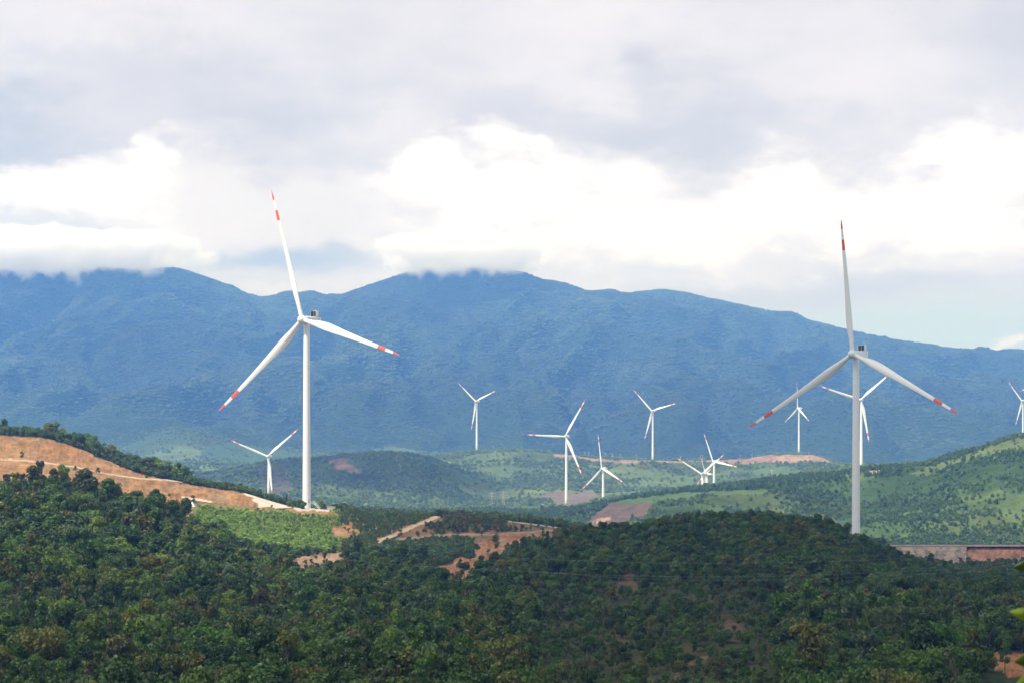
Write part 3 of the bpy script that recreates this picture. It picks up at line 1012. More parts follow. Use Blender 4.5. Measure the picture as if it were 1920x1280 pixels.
X, Y = jitter_grid(-1500, 1500, 3150, 6700, 9.0)
X, Y, Z = prep(X, Y)
b = bare_at(X, Y)
nz = fbm(X / 200, Y / 300, 111, 4) + .4 * fbm(X / 50, Y / 60, 112, 2)
px, py = CX + X / Y * F, HY - Z / Y * F
mound = (px > 380) & (px < 860) & (Y > 3600) & (Y < 4500)
dens = np.clip(.36 + nz * 2.4 + .5 * mound, .03, .97)
dens = np.where(b == 1, 0, np.where(b == 2, dens * .25, dens))
keep = (rng.random(len(X)) < dens) & visible(X, Y, Z, 5, 4)
X, Y, Z, nz = (a[keep] for a in (X, Y, Z, nz))
n = len(X)
s = .8 + 1.1 * rng.random(n) ** 2
mi = np.where(nz > .1, rng.choice([0, 0, 1, 4], n), rng.choice([1, 2, 2, 3], n))
scatter('scrubland', np.stack([X, Y, Z], 1), np.stack([s, s, s * .8], 1), rng.integers(0, 5, n), MP[mi] * (.8 + .4 * rng.random((n, 1))) * np.array((1.6, 1.36, 1.08)), MSRC,
        'low green scrub over the distant middle hills', 'scrub')

X, Y = jitter_grid(-3100, 3100, 6500, 11900, 18.0)
X, Y, Z = prep(X, Y)
b = bare_at(X, Y)
nz = fbm(X / 300, Y / 400, 121, 4)
dens = .92
keep = (rng.random(len(X)) < dens) & visible(X, Y, Z, 8, 3) & (b == 0)
X, Y, Z, nz = (a[keep] for a in (X, Y, Z, nz))
n = len(X)
s = (.5 + .4 * rng.random(n)) * np.clip((Y - 6000) / 2000, .5, 1)
FP = np.array([(.022, .046, .018), (.031, .060, .021), (.046, .074, .026), (.019, .038, .016)])
fi = np.where(nz > .05, rng.choice([1, 1, 2], n), rng.choice([0, 1, 3], n))
scatter('mountain_woods', np.stack([X, Y, Z], 1), np.stack([s, s, s * (.8 + .35 * rng.random(n))], 1), rng.integers(0, 4, n), FP[fi] * (.9 + .2 * rng.random((n, 1))) * (1 + 1.2 * fbm(X / 900, Y / 1500, 125, 3))[:, None], FSRC,  # broad tint swings put cloud-shadow and sunny patches into the forest colour
        'unbroken forest over the blue mountains', 'forest')

# ------------------------------------------------------------------ single trees that stand out
STAND = [   # x, y of the foot, distance, kind, height scale, width scale, colour, label
    (538, 952, 1385, 3, .80, .55, 0, 'small dark pointed tree on the pad edge just left of the tall white tower'),
    (555, 955, 1392, 3, .42, .6, 0, 'low dark pointed tree touching the left foot of the tall white tower'),
    (507, 940, 1388, 5, .75, .7, 1, 'dark round tree at the foot of the distant turbine on the crest'),
    (521, 944, 1388, 5, .70, .9, 1, 'second dark round tree down the crest from the pale gravel slope'),
    (603, 956, 1392, 1, .75, .7, 4, 'bright green rounded tree beside the steps of the tall turbine'),
    (636, 958, 1396, 7, .70, .65, 0, 'dark spreading tree behind the grey concrete block'),
    (822, 968, 1340, 5, 1.0, .9, 0, 'round dark tree standing alone at the top end of the sandy track'),
    (903, 1062, 1010, 5, .6, .6, 1, 'single dark bush-like tree on the red soil slip'),
    (893, 1012, 1150, 1, .6, .7, 1, 'broad dark tree just above the red soil slip'),
    (930, 1020, 1150, 5, .6, .6, 1, 'dark tree at the head of the red soil slip'),
    (1012, 994, 1335, 5, .75, .8, 1, 'small round dark tree on the dry grass crest by the track'),
    (768, 1015, 1200, 5, .6, .7, 0, 'small round bush-like tree at the lower end of the sandy track'),
    (101, 897, 905, 2, 1.12, 1.1, 5, 'tall dark narrow tree rising over the bare orange slope, left of a pair'),
    (119, 900, 905, 2, 1.08, 1.0, 5, 'tall dark narrow tree rising over the bare orange slope, right of a pair'),
    (150, 905, 890, 0, 1.2, 1.05, 0, 'deep green rounded tree overlapping the bare orange slope'),
    (172, 908, 880, 1, 1.1, 1.0, 5, 'brownish rounded tree beside the deep green one under the orange slope'),
    (160, 945, 840, 1, 1.55, 1.6, 5, 'largest brownish spreading tree in the forest under the orange slope'),
    (62, 950, 840, 2, 1.3, 1.4, 3, 'tall olive tree in the forest under the left end of the orange slope'),
    (1190, 1002, 850, 2, .85, .6, 0, 'slim dark tree standing up from the left shoulder of the rounded hill'),
    (1745, 1075, 1010, 2, 1.15, .9, 0, 'dark tree in front of the pale retaining wall'),
    (1262, 1000, 850, 3, .75, .8, 0, 'dark pointed tree on the skyline left of the rounded hill top'),
    (180, 1112, 700, 7, .9, .9, 4, 'bright yellow-green tree glowing in the forest low on the left'),
]
for (x, y, Yd, kd, hs, ws, c, lab) in STAND:
    p = at(x, y, Yd)
    p.z = ground_z(p.x, p.y) - .1
    place_tree(kd, p, (ws, ws, hs), PAL[c] * 1.05, lab)
# row of trees along the crest above the bare slope
xs_ = [-6, 8, 24, 40, 58, 78, 92, 104, 118, 128, 140, 151, 163, 175, 186, 196, 208, 219, 231, 243, 254, 265, 277, 289, 301, 312, 322, 333, 346, 360, 374, 392, 418, 446, 462, 476]
for j, x in enumerate(xs_):
    Yd = 1362 + random.random() * 14
    p = at(x, 800, Yd)
    p.z = ground_z(p.x, p.y) - .1
    g = .95 + .40 * random.random()
    if 105 < x < 340:
        g *= 1.22
    if x > 350 or 20 < x < 90:
        g *= .55
    c = random.choice([1, 2, 2, 3, 4, 5, 0])
    kd = random.choice([0, 1, 5, 7, 0, 2])
    nxt = 'over bare orange cut' if x < 340 else 'near pale gravel slope'
    place_tree(kd, p, (g * 1.05, g * 1.05, g), PAL[c] * 1.35, '%s %s tree on crest %s, number %d from left' % (SHAPE_WORD[TREE_KINDS[kd][0]], PALW[c], nxt, j + 1), 'trees along the crest above the bare slope')

# ------------------------------------------------------------------ wind turbines
M_WHITE = principled('turbine_white_paint', (.80, .80, .78), .38, .025, .35)
M_RED = principled('blade_red_paint', (.72, .115, .035), .45, .06, .8)
M_GREY = principled('turbine_grey_metal', (.42, .43, .44), .5, .08, 2)
M_DARK = principled('radiator_dark', (.045, .05, .065), .4, .25, 3)
M_CONC = principled('concrete', (.42, .39, .35), .85, .15, .8, bump=.2)


def tower_green():
    mt, t, out = new_mat('tower_green_base_paint')
    tcd = t.node('ShaderNodeTexCoord')
    sp = t.node('ShaderNodeSeparateXYZ')
    t.put(sp.inputs[0], tcd.outputs['Object'])
    st = t.math('DIVIDE', t.math('FLOOR', t.math('DIVIDE', sp.outputs[2], 2.6)), 5.0)      # painted rings, each paler
    c = t.mix(st, (.24, .42, .09), (.80, .80, .78))
    b_ = t.node('ShaderNodeBsdfPrincipled')
    t.put(b_.inputs['Base Color'], c)
    b_.inputs['Roughness'].default_value = .4
    t.l.new(b_.outputs[0], out.inputs[0])
    return mt


M_GREENT = tower_green()


def blade_mesh(Lb, chord_k=1.0, cone=3.0):
    """Twisted, tapered blade along +Z, leading edge towards +X, with two red bands."""
    st = [0, .015, .04, .08, .13, .18, .23, .30, .40, .50, .60, .70, .765, .7651, .805, .845, .8451, .885, .925, .9251, .955, .98, .993, 1.0]
    ch = np.interp(st, [0, .04, .09, .15, .21, .28, .4, .6, .8, .92, .97, 1.0], [2.5, 2.55, 3.1, 4.4, 5.0, 4.75, 3.75, 2.7, 2.0, 1.45, 1.0, .15]) * chord_k
    th = np.interp(st, [0, .04, .1, .2, .35, .6, .9, 1], [1., .98, .62, .34, .25, .20, .17, .15])
    tw = np.interp(st, [0, .15, .3, .6, 1], [26, 24, 17, 10, 6])
    bend = -(np.array(st) * cone + np.array(st) ** 2 * (cone * .4 + 2.2)) * Lb / 75
    n = 18
    rings, mats = [], []
    for i, s_ in enumerate(st):
        pts = []
        b_ = R(tw[i])
        rnd = max(0, 1 - s_ / .14)
        le = (.5 * rnd + .32 * (1 - rnd)) * ch[i]
        for j in range(n):
            a = 2 * math.pi * j / n
            xc = math.cos(a)
            u = (xc + 1) / 2
            foil = 1.0 if rnd >= 1 else rnd + (1 - rnd) * (0.35 + .65 * min(1, 1.9 * u ** .8)) * (1.0 if u > .02 else .2)
            x = le - ch[i] * (1 - u)
            y = math.sin(a) * ch[i] * th[i] * .5 * foil
            pts.append((x * math.cos(b_) + y * math.sin(b_), -x * math.sin(b_) + y * math.cos(b_) + bend[i], 1.2 + s_ * (Lb - 1.2)))
        rings.append(pts)
        if i:
            mid = (s_ + st[i - 1]) / 2
            mats.append(1 if (.765 < mid < .845 or mid > .925) else 0)
    bm = bmesh.new()
    bm_rings(bm, rings, mat=mats)
    for f in bm.faces:
        if len(f.verts) > 4 and f.calc_center_median().z > Lb * .9:
            f.material_index = 1
    me = bpy.data.meshes.new('blade')
    bmesh.ops.recalc_face_normals(bm, faces=bm.faces)
    bm.to_mesh(me)
    bm.free()
    me.materials.append(M_WHITE)
    me.materials.append(M_RED)
    me.polygons.foreach_set('use_smooth', np.full(len(me.polygons), True))
    return me


BLADE_N = blade_mesh(75.0)
BLADE_F = blade_mesh(65.0, .95, .3)


def turbine(x, base_y, hub_y, Yd, psi, phi, Lb, near, label):
    pz = at(x, base_y, Yd)
    hub_z = (HY - hub_y) / F * Yd
    H = hub_z - pz.z
    e = bpy.data.objects.new('wind_turbine', None)
    COL.objects.link(e)
    e.location = pz
    e.rotation_euler = (0, 0, R(-psi))
    tag(e, label, 'wind turbine', 'wind turbines')
    k_ = Lb / 75.0
    rb, rt = (2.35, 1.72) if near else (2.7, 1.5)
    bm = bmesh.new()
    top = H - 2.0 * k_
    rr = []
    for i in range(19):
        f = i / 18
        r0 = rb + (rt - rb) * (f if near else f ** .75)
        rr.append(ring(r0, -3 + (top + 3) * f, 40))
        if near and i in (4, 9, 14):                       # flange seams between tower sections
            zz = -3 + (top + 3) * f
            rr += [ring(r0 * 1.022, zz + .02, 40), ring(r0 * 1.022, zz + .22, 40), ring(r0, zz + .24, 40)]
    bm_rings(bm, rr)
    tw = bm_obj('tower', bm, [M_WHITE if near else M_GREENT], e)
    # nacelle
    bm = bmesh.new()
    hy = -4.4 * k_
    if near:
        bm_box(bm, (0, 4.6, H + .1), (3.9, 14.2, 3.9), .75)
        nac = bm_obj('nacelle', bm, [M_WHITE], e)
        bm = bmesh.new()                                        # radiator box standing on the rear roof
        bm_box(bm, (0, 7.3, H + 2.05 + .12), (4.3, 2.3, .24), .05)
        bm_box(bm, (0, 7.3, H + 5.35), (4.3, 2.3, .26), .06)
        for sx in (-1, 1):
            bm_box(bm, (sx * 2.05, 7.3, H + 3.75), (.24, 2.25, 2.96), .05)
        bm_box(bm, (0, 7.0, H + 3.75), (.1, 1.3, 2.92))
        cool = bm_obj('cooler_frame', bm, [M_WHITE], nac)
        bm = bmesh.new()
        for sx in (-1, 1):
            bm_box(bm, (sx * 1.0, 7.2, H + 3.75), (1.88, 1.0, 2.9))
        bm_obj('radiator', bm, [M_DARK], nac, smooth=False)
        bm = bmesh.new()
        bm_tube(bm, [(1.4, 10.2, H + 2.0), (1.4, 10.2, H + 3.4)], .06)
        bm_tube(bm, [(.9, 10.2, H + 3.2), (1.9, 10.2, H + 3.2)], .05)
        bm_obj('wind_sensor', bm, [M_GREY], nac)
        bm = bmesh.new()
        bm_tube(bm, [(2.0, 8.9, H + 1.0), (2.05, 8.9, H + 1.0)], .45, 12)
        bm_obj('side_vent', bm, [M_GREY], nac)
    else:
        rings = []
        for i in range(13):
            f = i / 12
            r0 = 2.6 * math.sqrt(max(.02, 1 - (2 * f - .75) ** 2 / 1.62))
            rings.append([(r0 * math.cos(a), -2.0 + 11.5 * f, H + r0 * .95 * math.sin(a)) for a in [2 * math.pi * q / 20 for q in range(20)]])
        bm_rings(bm, rings)
        nac = bm_obj('nacelle', bm, [M_WHITE], e)
    # hub with spinner nose
    bm = bmesh.new()
    prof = [(2.05, 1.9), (2.3, .9), (2.32, 0), (2.22, -.9), (1.9, -1.8), (1.35, -2.5), (.7, -2.9), (.15, -3.0)]
    bm_rings(bm, [[(r0 * k_ * math.cos(a), hy + y0 * k_, H + r0 * k_ * math.sin(a)) for a in [2 * math.pi * q / 28 for q in range(28)]] for r0, y0 in prof])
    bm_obj('hub', bm, [M_WHITE], e)
    for q in range(3):
        bl = link('blade', BLADE_N if near else BLADE_F, e)
        bl.location = (0, hy, H)
        bl.rotation_euler = (0, R(phi + 120 * q), 0)
        if not near:
            bl.scale = (k_ * 75 / 65,) * 3
    if near:
        bm = bmesh.new()
        bm_box(bm, (0, 0, 0), (1.0, .25, 2.4), .06)
        dr = bm_obj('door', bm, [M_GREY], tw)
        a = R(35 + psi)
        dr.location = (math.sin(a) * 2.3, -math.cos(a) * 2.3, 4.6)
        dr.rotation_euler = (0, 0, a)
        bm = bmesh.new()                                        # steel steps up to the door, running off to the right
        bm_box(bm, (3.2, 0, 3.05), (2.0, 1.4, .14))
        for i in range(12):
            bm_box(bm, (4.3 + .28 * i, 0, 2.95 - .27 * i), (.30, 1.2, .07))
        for sy in (-.66, .66):
            bm_tube(bm, [(4.1, sy, 2.9), (7.5, sy, -.4)], .11)
            bm_tube(bm, [(2.3, sy, 4.1), (4.1, sy, 4.1), (7.5, sy, .75)], .06)
            for q in range(5):
                bm_tube(bm, [(4.1 + .8 * q, sy, 3.0 - .78 * q), (4.1 + .8 * q, sy, 4.1 - .78 * q)], .05)
        st_ = bm_obj('stairs', bm, [M_WHITE], tw, smooth=False)
        st_.rotation_euler = (0, 0, R(psi))
        bm = bmesh.new()
        bm_rings(bm, [ring(4.6, -1.5, 40), ring(4.6, .15, 40), ring(4.4, .3, 40)])
        bm_obj('foundation', bm, [M_CONC], e)
    return e


turbine(575, 953, 600, 1367, 32, -12.8, 75, True, 'largest sunlit white wind turbine standing above the planted slope')
turbine(1605, 1019, 664, 1354, 35, -2.8, 75, True, 'grey-shaded large white wind turbine rising behind the rounded wooded hill')
far_T = [
    (504, 931, 855, 3550, 21, -68, 'small white turbine beyond the crest with its tower against a purple-brown clearing'),
    (894, 846, 752, 5319, 41, -50, 'small white turbine alone on the green ridge, one blade pointing almost straight down'),
    (1062, 949, 818, 3593, 30, 33, 'white turbine with green tower base whose one blade lies level to the left'),
    (1131, 944, 878, 3900, 48, -7, 'small white turbine with one blade straight up, beside the level-bladed one'),
    (1224, 865, 770, 5197, 35, -44, 'white turbine with green base standing on the red ridge road'),
    (1339, 922, 865, 4000, 39, -20, 'white turbine of the overlapping pair with one blade nearly level to the right'),
    (1318.5, 925, 888, 3900, 45, -63, 'low white turbine with hub just above the dark tree line, crossing blades with its neighbour'),
    (1326, 922, 889, 4060, 80, 77, 'pale turbine almost edge-on squeezed between the two crossing turbines'),
    (1498, 851, 765, 5788, 65, 0, 'small turbine seen nearly side-on above the bare red terrace'),
    (1615, 881, 749, 3593, 18, 49, 'white turbine partly hidden behind the grey-shaded large tower'),
    (1918, 825, 751, 6000, 55, -42, 'distant turbine on the frame edge behind the grassy peak'),
    (1986, 850, 698, 3593, 32, 5, 'turbine mostly outside the frame with one red-tipped blade showing'),
]
for (x, by, hy_, Yd, psi, phi, lab) in far_T:
    rpx = {1131: 66, 1339: 58, 1318.5: 68, 1326: 52}.get(x)
    turbine(x, by, hy_, Yd, psi, phi, rpx * Yd / F if rpx else 65, False, lab)

# ------------------------------------------------------------------ wall, road and small things
def wall_mat():
    mt, t, out = new_mat('weathered_wall')
    geo = t.node('ShaderNodeNewGeometry')
    a = t.noise(geo.outputs['Position'], .35, 6, .65)
    b_ = t.noise(geo.outputs['Position'], 1.6, 4, .6)
    c = t.mix(t.ramp(a, .40, .60), (.54, .43, .31), (.28, .22, .17))
    c = t.mix(t.math('MULTIPLY', t.ramp(b_, .5, .7), .5), c, (.46, .40, .32))
    d = t.node('ShaderNodeBsdfDiffuse')
    t.put(d.inputs[0], c)
    t.l.new(d.outputs[0], out.inputs[0])
    return mt


def strip_wall(name, x0, x1, ytop, ybot, Y0, Y1, mat, nx=40, **kw):
    """A standing wall between two depths with a slightly uneven face and real thickness."""
    bm = bmesh.new()
    rr = []
    for i in range(nx + 1):
        x = x0 + (x1 - x0) * i / nx
        j = .25 * math.sin(i * 1.7) + .15 * math.sin(i * .6)
        t0, b0 = at(x, ytop, Y1), at(x, ybot, Y0)
        rr.append([(b0.x, Y0 + j, b0.z), (t0.x, Y1 - .6 + j * .3, t0.z), (t0.x, Y1 + .6, t0.z), (b0.x, Y1 + .6, b0.z)])
    bm_rings(bm, rr)
    return bm_obj(name, bm, [mat], smooth=False, **kw)


M_WALL = wall_mat()
strip_wall('retaining_wall', 1680, 1812, 1024.5, 1062, 1322, 1325, M_WALL, label='pale weathered retaining wall below the road at the right', cat='wall')
bm = bmesh.new()                                                  # road slab on top of the cut with a low kerb
rr = []
for i in range(61):
    x = 1660 + (2640 - 1660) * i / 60
    p = at(x, 1021, 1350)
    dz = p.z + .35
    rr.append([(p.x, 1341.3, dz - .8), (p.x, 1341.3, dz + .25), (p.x, 1341.8, dz + .25), (p.x, 1341.8, dz), (p.x, 1349, dz), (p.x, 1349, dz - .8)])
bm_rings(bm, rr)
bm_obj('road', bm, [principled('road_concrete', (.50, .43, .36), .9, .2, .2)], smooth=False, kind='structure')

bm = bmesh.new()
p = at(621, 955, 1352)
bm_box(bm, (0, 0, 0), (4.6, 2.4, 1.6), .08)
bm_box(bm, (0, 0, .9), (4.9, 2.7, .18), .04)
bm_obj('concrete_block', bm, [M_CONC], loc=(p.x, p.y, ground_z(p.x, p.y) + 1.1), label='low grey concrete block right of the tall turbine foot', cat='concrete block', smooth=False)

bm = bmesh.new()                                                  # small pale tarpaulin pitched over a heap
bmesh.ops.create_cone(bm, cap_ends=True, segments=7, radius1=1.9, radius2=.25, depth=2.6)
for v in bm.verts:
    v.co += Vector((random.uniform(-.25, .25), random.uniform(-.25, .25), random.uniform(-.1, .1)))
p = at(360, 966, 1215)
bm_obj('tarpaulin_heap', bm, [principled('pale_tarpaulin', (.70, .72, .78), .6, .1, 2)], loc=(p.x, p.y, ground_z(p.x, p.y) + 1.2), smooth=False,
       label='small pale tarpaulin heap at the foot of the bare slope beside the planted bushes', cat='tarpaulin')

M_POST = principled('white_post', (.72, .72, .70), .6, .05, 4)
for j, (x, y) in enumerate([(1038, 985), (1054, 987.5), (1069, 990), (1085, 992.5), (1101, 995)]):
    bm = bmesh.new()
    bm_box(bm, (0, 0, .55), (.34, .34, 1.3), .05)
    bm_box(bm, (0, 0, 1.25), (.42, .42, .14), .03)
    p = at(x, y, 1362)
    bm_obj('guard_post', bm, [M_POST], loc=(p.x, p.y, ground_z(p.x, p.y)), smooth=False, label='short white guard post edging the crest track, %s from the left' % ['first', 'second', 'third', 'fourth', 'fifth'][j], cat='post', group='guard posts along the crest track')

M_POLE = principled('pole_grey', (.62, .62, .60), .7, .05, 1)
for j, (x, Yd) in enumerate([(925, 5255), (1097, 5255), (1104, 5255), (1135, 5255), (1148, 5255), (1163, 5255), (1193, 5255), (1276, 5255), (1317, 5255), (1388, 5300), (1410, 5300), (1447, 2690), (868, 1372), (1017, 3080)]):
    bm = bmesh.new()
    Hh = 11 if Yd > 2000 else 2.4
    rr_ = .35 if Yd > 2000 else .12
    bm_tube(bm, [(0, 0, -.5), (0, 0, Hh)], [rr_, rr_ * .6], 8)
    if Yd > 2000:
        bm_box(bm, (0, 0, Hh - .8), (3.2, .3, .3))
        for sx in (-1.4, 0, 1.4):
            bm_tube(bm, [(sx, 0, Hh - .6), (sx, 0, Hh - .1)], .12)
    X_ = (x - CX) / F * Yd
    where = {868: 'on the near crest beside the sandy track', 1447: 'on the wooded crest of the grassy hill', 1017: 'beside the reddish valley road'}.get(x, 'on the distant ridge, number %d from the left' % (j + 1))
    bm_obj('utility_pole', bm, [M_POLE], loc=(X_, Yd, ground_z(X_, Yd)), label='thin pale utility pole ' + where, cat='pole', group='utility poles')

M_STEEL = principled('pylon_steel', (.45, .47, .5), .5, .05, 1)
for j, x in enumerate((922, 944)):
    bm = bmesh.new()
    Hh, wb, wt = 30.0, 3.4, .7
    cor = [(-1, -1), (1, -1), (1, 1), (-1, 1)]
    lev = [0, .2, .38, .54, .68, .8, .9, 1.0]
    wd = [wb + (wt - wb) * min(1, l / .75) for l in lev]
    for a in range(4):
        bm_tube(bm, [(cor[a][0] * wd[i], cor[a][1] * wd[i], Hh * l) for i, l in enumerate(lev)], .14, 5)
        b_ = (a + 1) % 4
        for i in range(len(lev) - 1):
            bm_tube(bm, [(cor[a][0] * wd[i], cor[a][1] * wd[i], Hh * lev[i]), (cor[b_][0] * wd[i + 1], cor[b_][1] * wd[i + 1], Hh * lev[i + 1])], .08, 4)
            bm_tube(bm, [(cor[b_][0] * wd[i], cor[b_][1] * wd[i], Hh * lev[i]), (cor[a][0] * wd[i + 1], cor[a][1] * wd[i + 1], Hh * lev[i + 1])], .08, 4)
    for l in (.68, .8, .92):
        for sx in (-1, 1):
            bm_tube(bm, [(0, 0, Hh * l + .8), (sx * 5.2, 0, Hh * l)], .10, 4)
            bm_tube(bm, [(0, 0, Hh * l - .9), (sx * 5.2, 0, Hh * l)], .10, 4)
    Yd = 3500
    X_ = (x - CX) / F * Yd
    bm_obj('pylon', bm, [M_STEEL], loc=(X_, Yd, ground_z(X_, Yd) - 1), smooth=False, label='faint lattice power pylon in the valley, %s of two' % ('left' if j == 0 else 'right'), cat='pylon', group='power pylons')

# power cables hanging across the near valley
M_CABLE = principled('cable_metal', (.34, .36, .36), .5)
for j, (pts, lab) in enumerate((([(-260, 930), (120, 986), (331, 1014), (672, 1054), (822, 1064), (1197, 1081), (1460, 1082), (1920, 1059), (2200, 1035)], 'thin power cable sagging right across the near forest from side to side'),
                                ([(500, 990), (820, 1037), (1150, 1054), (1400, 1056), (1700, 1047), (1920, 1034), (2200, 1010)], 'thin upper power cable crossing the rounded hill'),
                                ([(900, 1062), (1197, 1086), (1460, 1088), (1920, 1066), (2200, 1044)], 'thin lower power cable just below its twin on the rounded hill'))):
    xs2 = np.linspace(pts[0][0], pts[-1][0], 60)
    ys2 = np.interp(xs2, [q[0] for q in pts], [q[1] for q in pts])
    ys2 = np.convolve(np.pad(ys2, 5, mode='edge'), np.ones(11) / 11, 'valid')
    bm = bmesh.new()
    bm_tube(bm, [at(a, b_, 640) for a, b_ in zip(xs2, ys2)], .013, 5)
    bm_obj('power_cable', bm, [M_CABLE], label=lab, cat='cable', group='power cables over the valley')

# ------------------------------------------------------------------ leafy plant beside the camera
def plant_leaf_mat(name, c):
    mt, t, out = new_mat(name)
    tcd = t.node('ShaderNodeTexCoord')
    nz = t.noise(tcd.outputs['Object'], 60, 4, .6)
    col = t.mix(nz, tuple(v * .7 for v in c), tuple(v * 1.3 for v in c))
    b_ = t.node('ShaderNodeBsdfPrincipled')
    t.put(b_.inputs['Base Color'], col)
    b_.inputs['Roughness'].default_value = .35
    tr = t.node('ShaderNodeBsdfTranslucent')
    t.put(tr.inputs[0], col)
    mx = t.node('ShaderNodeMixShader')
    mx.inputs[0].default_value = .35
    t.l.new(b_.outputs[0], mx.inputs[1])
    t.l.new(tr.outputs[0], mx.inputs[2])
    t.l.new(mx.outputs[0], out.inputs[0])
    return mt


PY_ = 4.0
e = bpy.data.objects.new('shrub', None)
COL.objects.link(e)
base = Vector(((1948 - CX) / F * PY_, PY_, ground_z((1948 - CX) / F * PY_, PY_)))
e.location = base
tag(e, 'green leafy shrub close to the camera at the right frame edge', 'shrub')
bm = bmesh.new()
tip = at(1936, 1030, PY_) - base
bm_tube(bm, [(0, 0, -.05), tip * .35 + Vector((.012, 0, 0)), tip * .7 + Vector((-.004, 0, 0)), tip], [.009, .007, .005, .002], 8)
bm_obj('stem', bm, [principled('stem_green', (.10, .13, .04), .6)], e)
ML1, ML2 = plant_leaf_mat('leaf_dark', (.085, .15, .018)), plant_leaf_mat('leaf_bright', (.24, .33, .04))
LEAVES = [(1936, 1048, 1901, 1062, 30, ML1, .7), (1936, 1150, 1893, 1146, 27, ML2, .2), (1938, 1100, 1917, 1111, 16, ML1, .6), (1938, 1225, 1902, 1240, 30, ML1, .45),
          (1934, 1262, 1904, 1284, 30, ML2, .4), (1940, 1180, 1962, 1165, 44, ML2, .4), (1940, 1070, 1975, 1055, 44, ML2, .4)]
for (x0, y0, x1, y1, wpx, mt, tilt) in LEAVES:
    a, b_ = at(x0, y0, PY_) - base, at(x1, y1, PY_ - .02) - base
    d = b_ - a
    L_ = d.length
    d.normalize()
    sd = d.cross(Vector((0, -1, 0))).normalized()
    nn = sd.cross(d)
    sd = (sd * math.cos(tilt) + nn * math.sin(tilt)).normalized()
    nn = d.cross(sd)
    W = wpx / F * PY_ * .5
    bm = bmesh.new()
    rows_ = []
    for i in range(11):
        f = i / 10
        wd_ = W * (math.sin(math.pi * min(1, (f * .96 + .02) ** .8)) ** .9)
        mid = a + d * L_ * f - nn * .010 * math.sin(f * math.pi)
        rows_.append([mid + sd * wd_ * s_ + nn * abs(s_) * wd_ * .28 for s_ in (-1, -.5, 0, .5, 1)] + [mid + sd * wd_ * s_ + nn * (abs(s_) * wd_ * .28 - .0006) for s_ in (1, .5, 0, -.5, -1)])
    bm_rings(bm, rows_)
    bm_obj('leaf', bm, [mt], e)

# ------------------------------------------------------------------ clouds overhead (outside the frame) that shade the hills
def cloud_mat():
    mt, t, out = new_mat('cloud_vapour')
    a = t.node('ShaderNodeAttribute', attribute_name='thick')
    d = t.node('ShaderNodeBsdfDiffuse')
    d.inputs[0].default_value = (.85, .85, .87, 1)
    tl = t.node('ShaderNodeBsdfTranslucent')
    tl.inputs[0].default_value = (.8, .8, .82, 1)
    m1 = t.node('ShaderNodeMixShader')
    m1.inputs[0].default_value = .5
    t.l.new(d.outputs[0], m1.inputs[1])
    t.l.new(tl.outputs[0], m1.inputs[2])
    tr = t.node('ShaderNodeBsdfTransparent')
    m2 = t.node('ShaderNodeMixShader')
    t.put(m2.inputs[0], a.outputs['Fac'])
    t.l.new(tr.outputs[0], m2.inputs[1])
    t.l.new(m1.outputs[0], m2.inputs[2])
    t.l.new(m2.outputs[0], out.inputs[0])
    return mt


def blur(A, n):
    for _ in range(n):
        A = (np.roll(A, 1, 0) + 2 * A + np.roll(A, -1, 0)) / 4
        A = (np.roll(A, 1, 1) + 2 * A + np.roll(A, -1, 1)) / 4
    return A


def cloud(name, xr, yr, cell, shade_fn, zg, alt, label):
    xs_, ys_ = np.arange(*xr, cell), np.arange(*yr, cell)
    XX, YY = np.meshgrid(xs_, ys_)
    T = shade_fn(XX, YY)
    off = np.array((SUN.x, SUN.y)) / SUN.z * (alt - zg)
    nr, nc = XX.shape
    lump = 1 + .5 * fbm(XX / 160, YY / 160, 131, 4)
    top = np.stack([XX + off[0], YY + off[1], alt + (12 + 260 * T) * lump], -1).reshape(-1, 3)
    bot = np.stack([XX + off[0], YY + off[1], alt - (6 + 40 * T) * lump], -1).reshape(-1, 3)
    idx_ = np.arange(nr * nc).reshape(nr, nc)
    q = np.stack([idx_[:-1, :-1], idx_[:-1, 1:], idx_[1:, 1:], idx_[1:, :-1]], -1).reshape(-1, 4)
    tq = T.ravel()[q].max(1) > .02
    q = q[tq]
    V = np.concatenate([top, bot])
    Fq = np.concatenate([q, q[:, ::-1] + nr * nc])
    me = mesh_np(name, V, Fq, [cloud_mat()], smooth=True)
    a_ = me.attributes.new('thick', 'FLOAT', 'POINT')
    # two layers: alpha so that both together let 1 - T of the light through
    al = 1 - np.sqrt(np.clip(1 - T, 0.0, 1)).ravel()
    a_.data.foreach_set('value', np.concatenate([al, al]).astype(np.float32))
    return link(name, me, kind='stuff', label=label, cat='cloud')


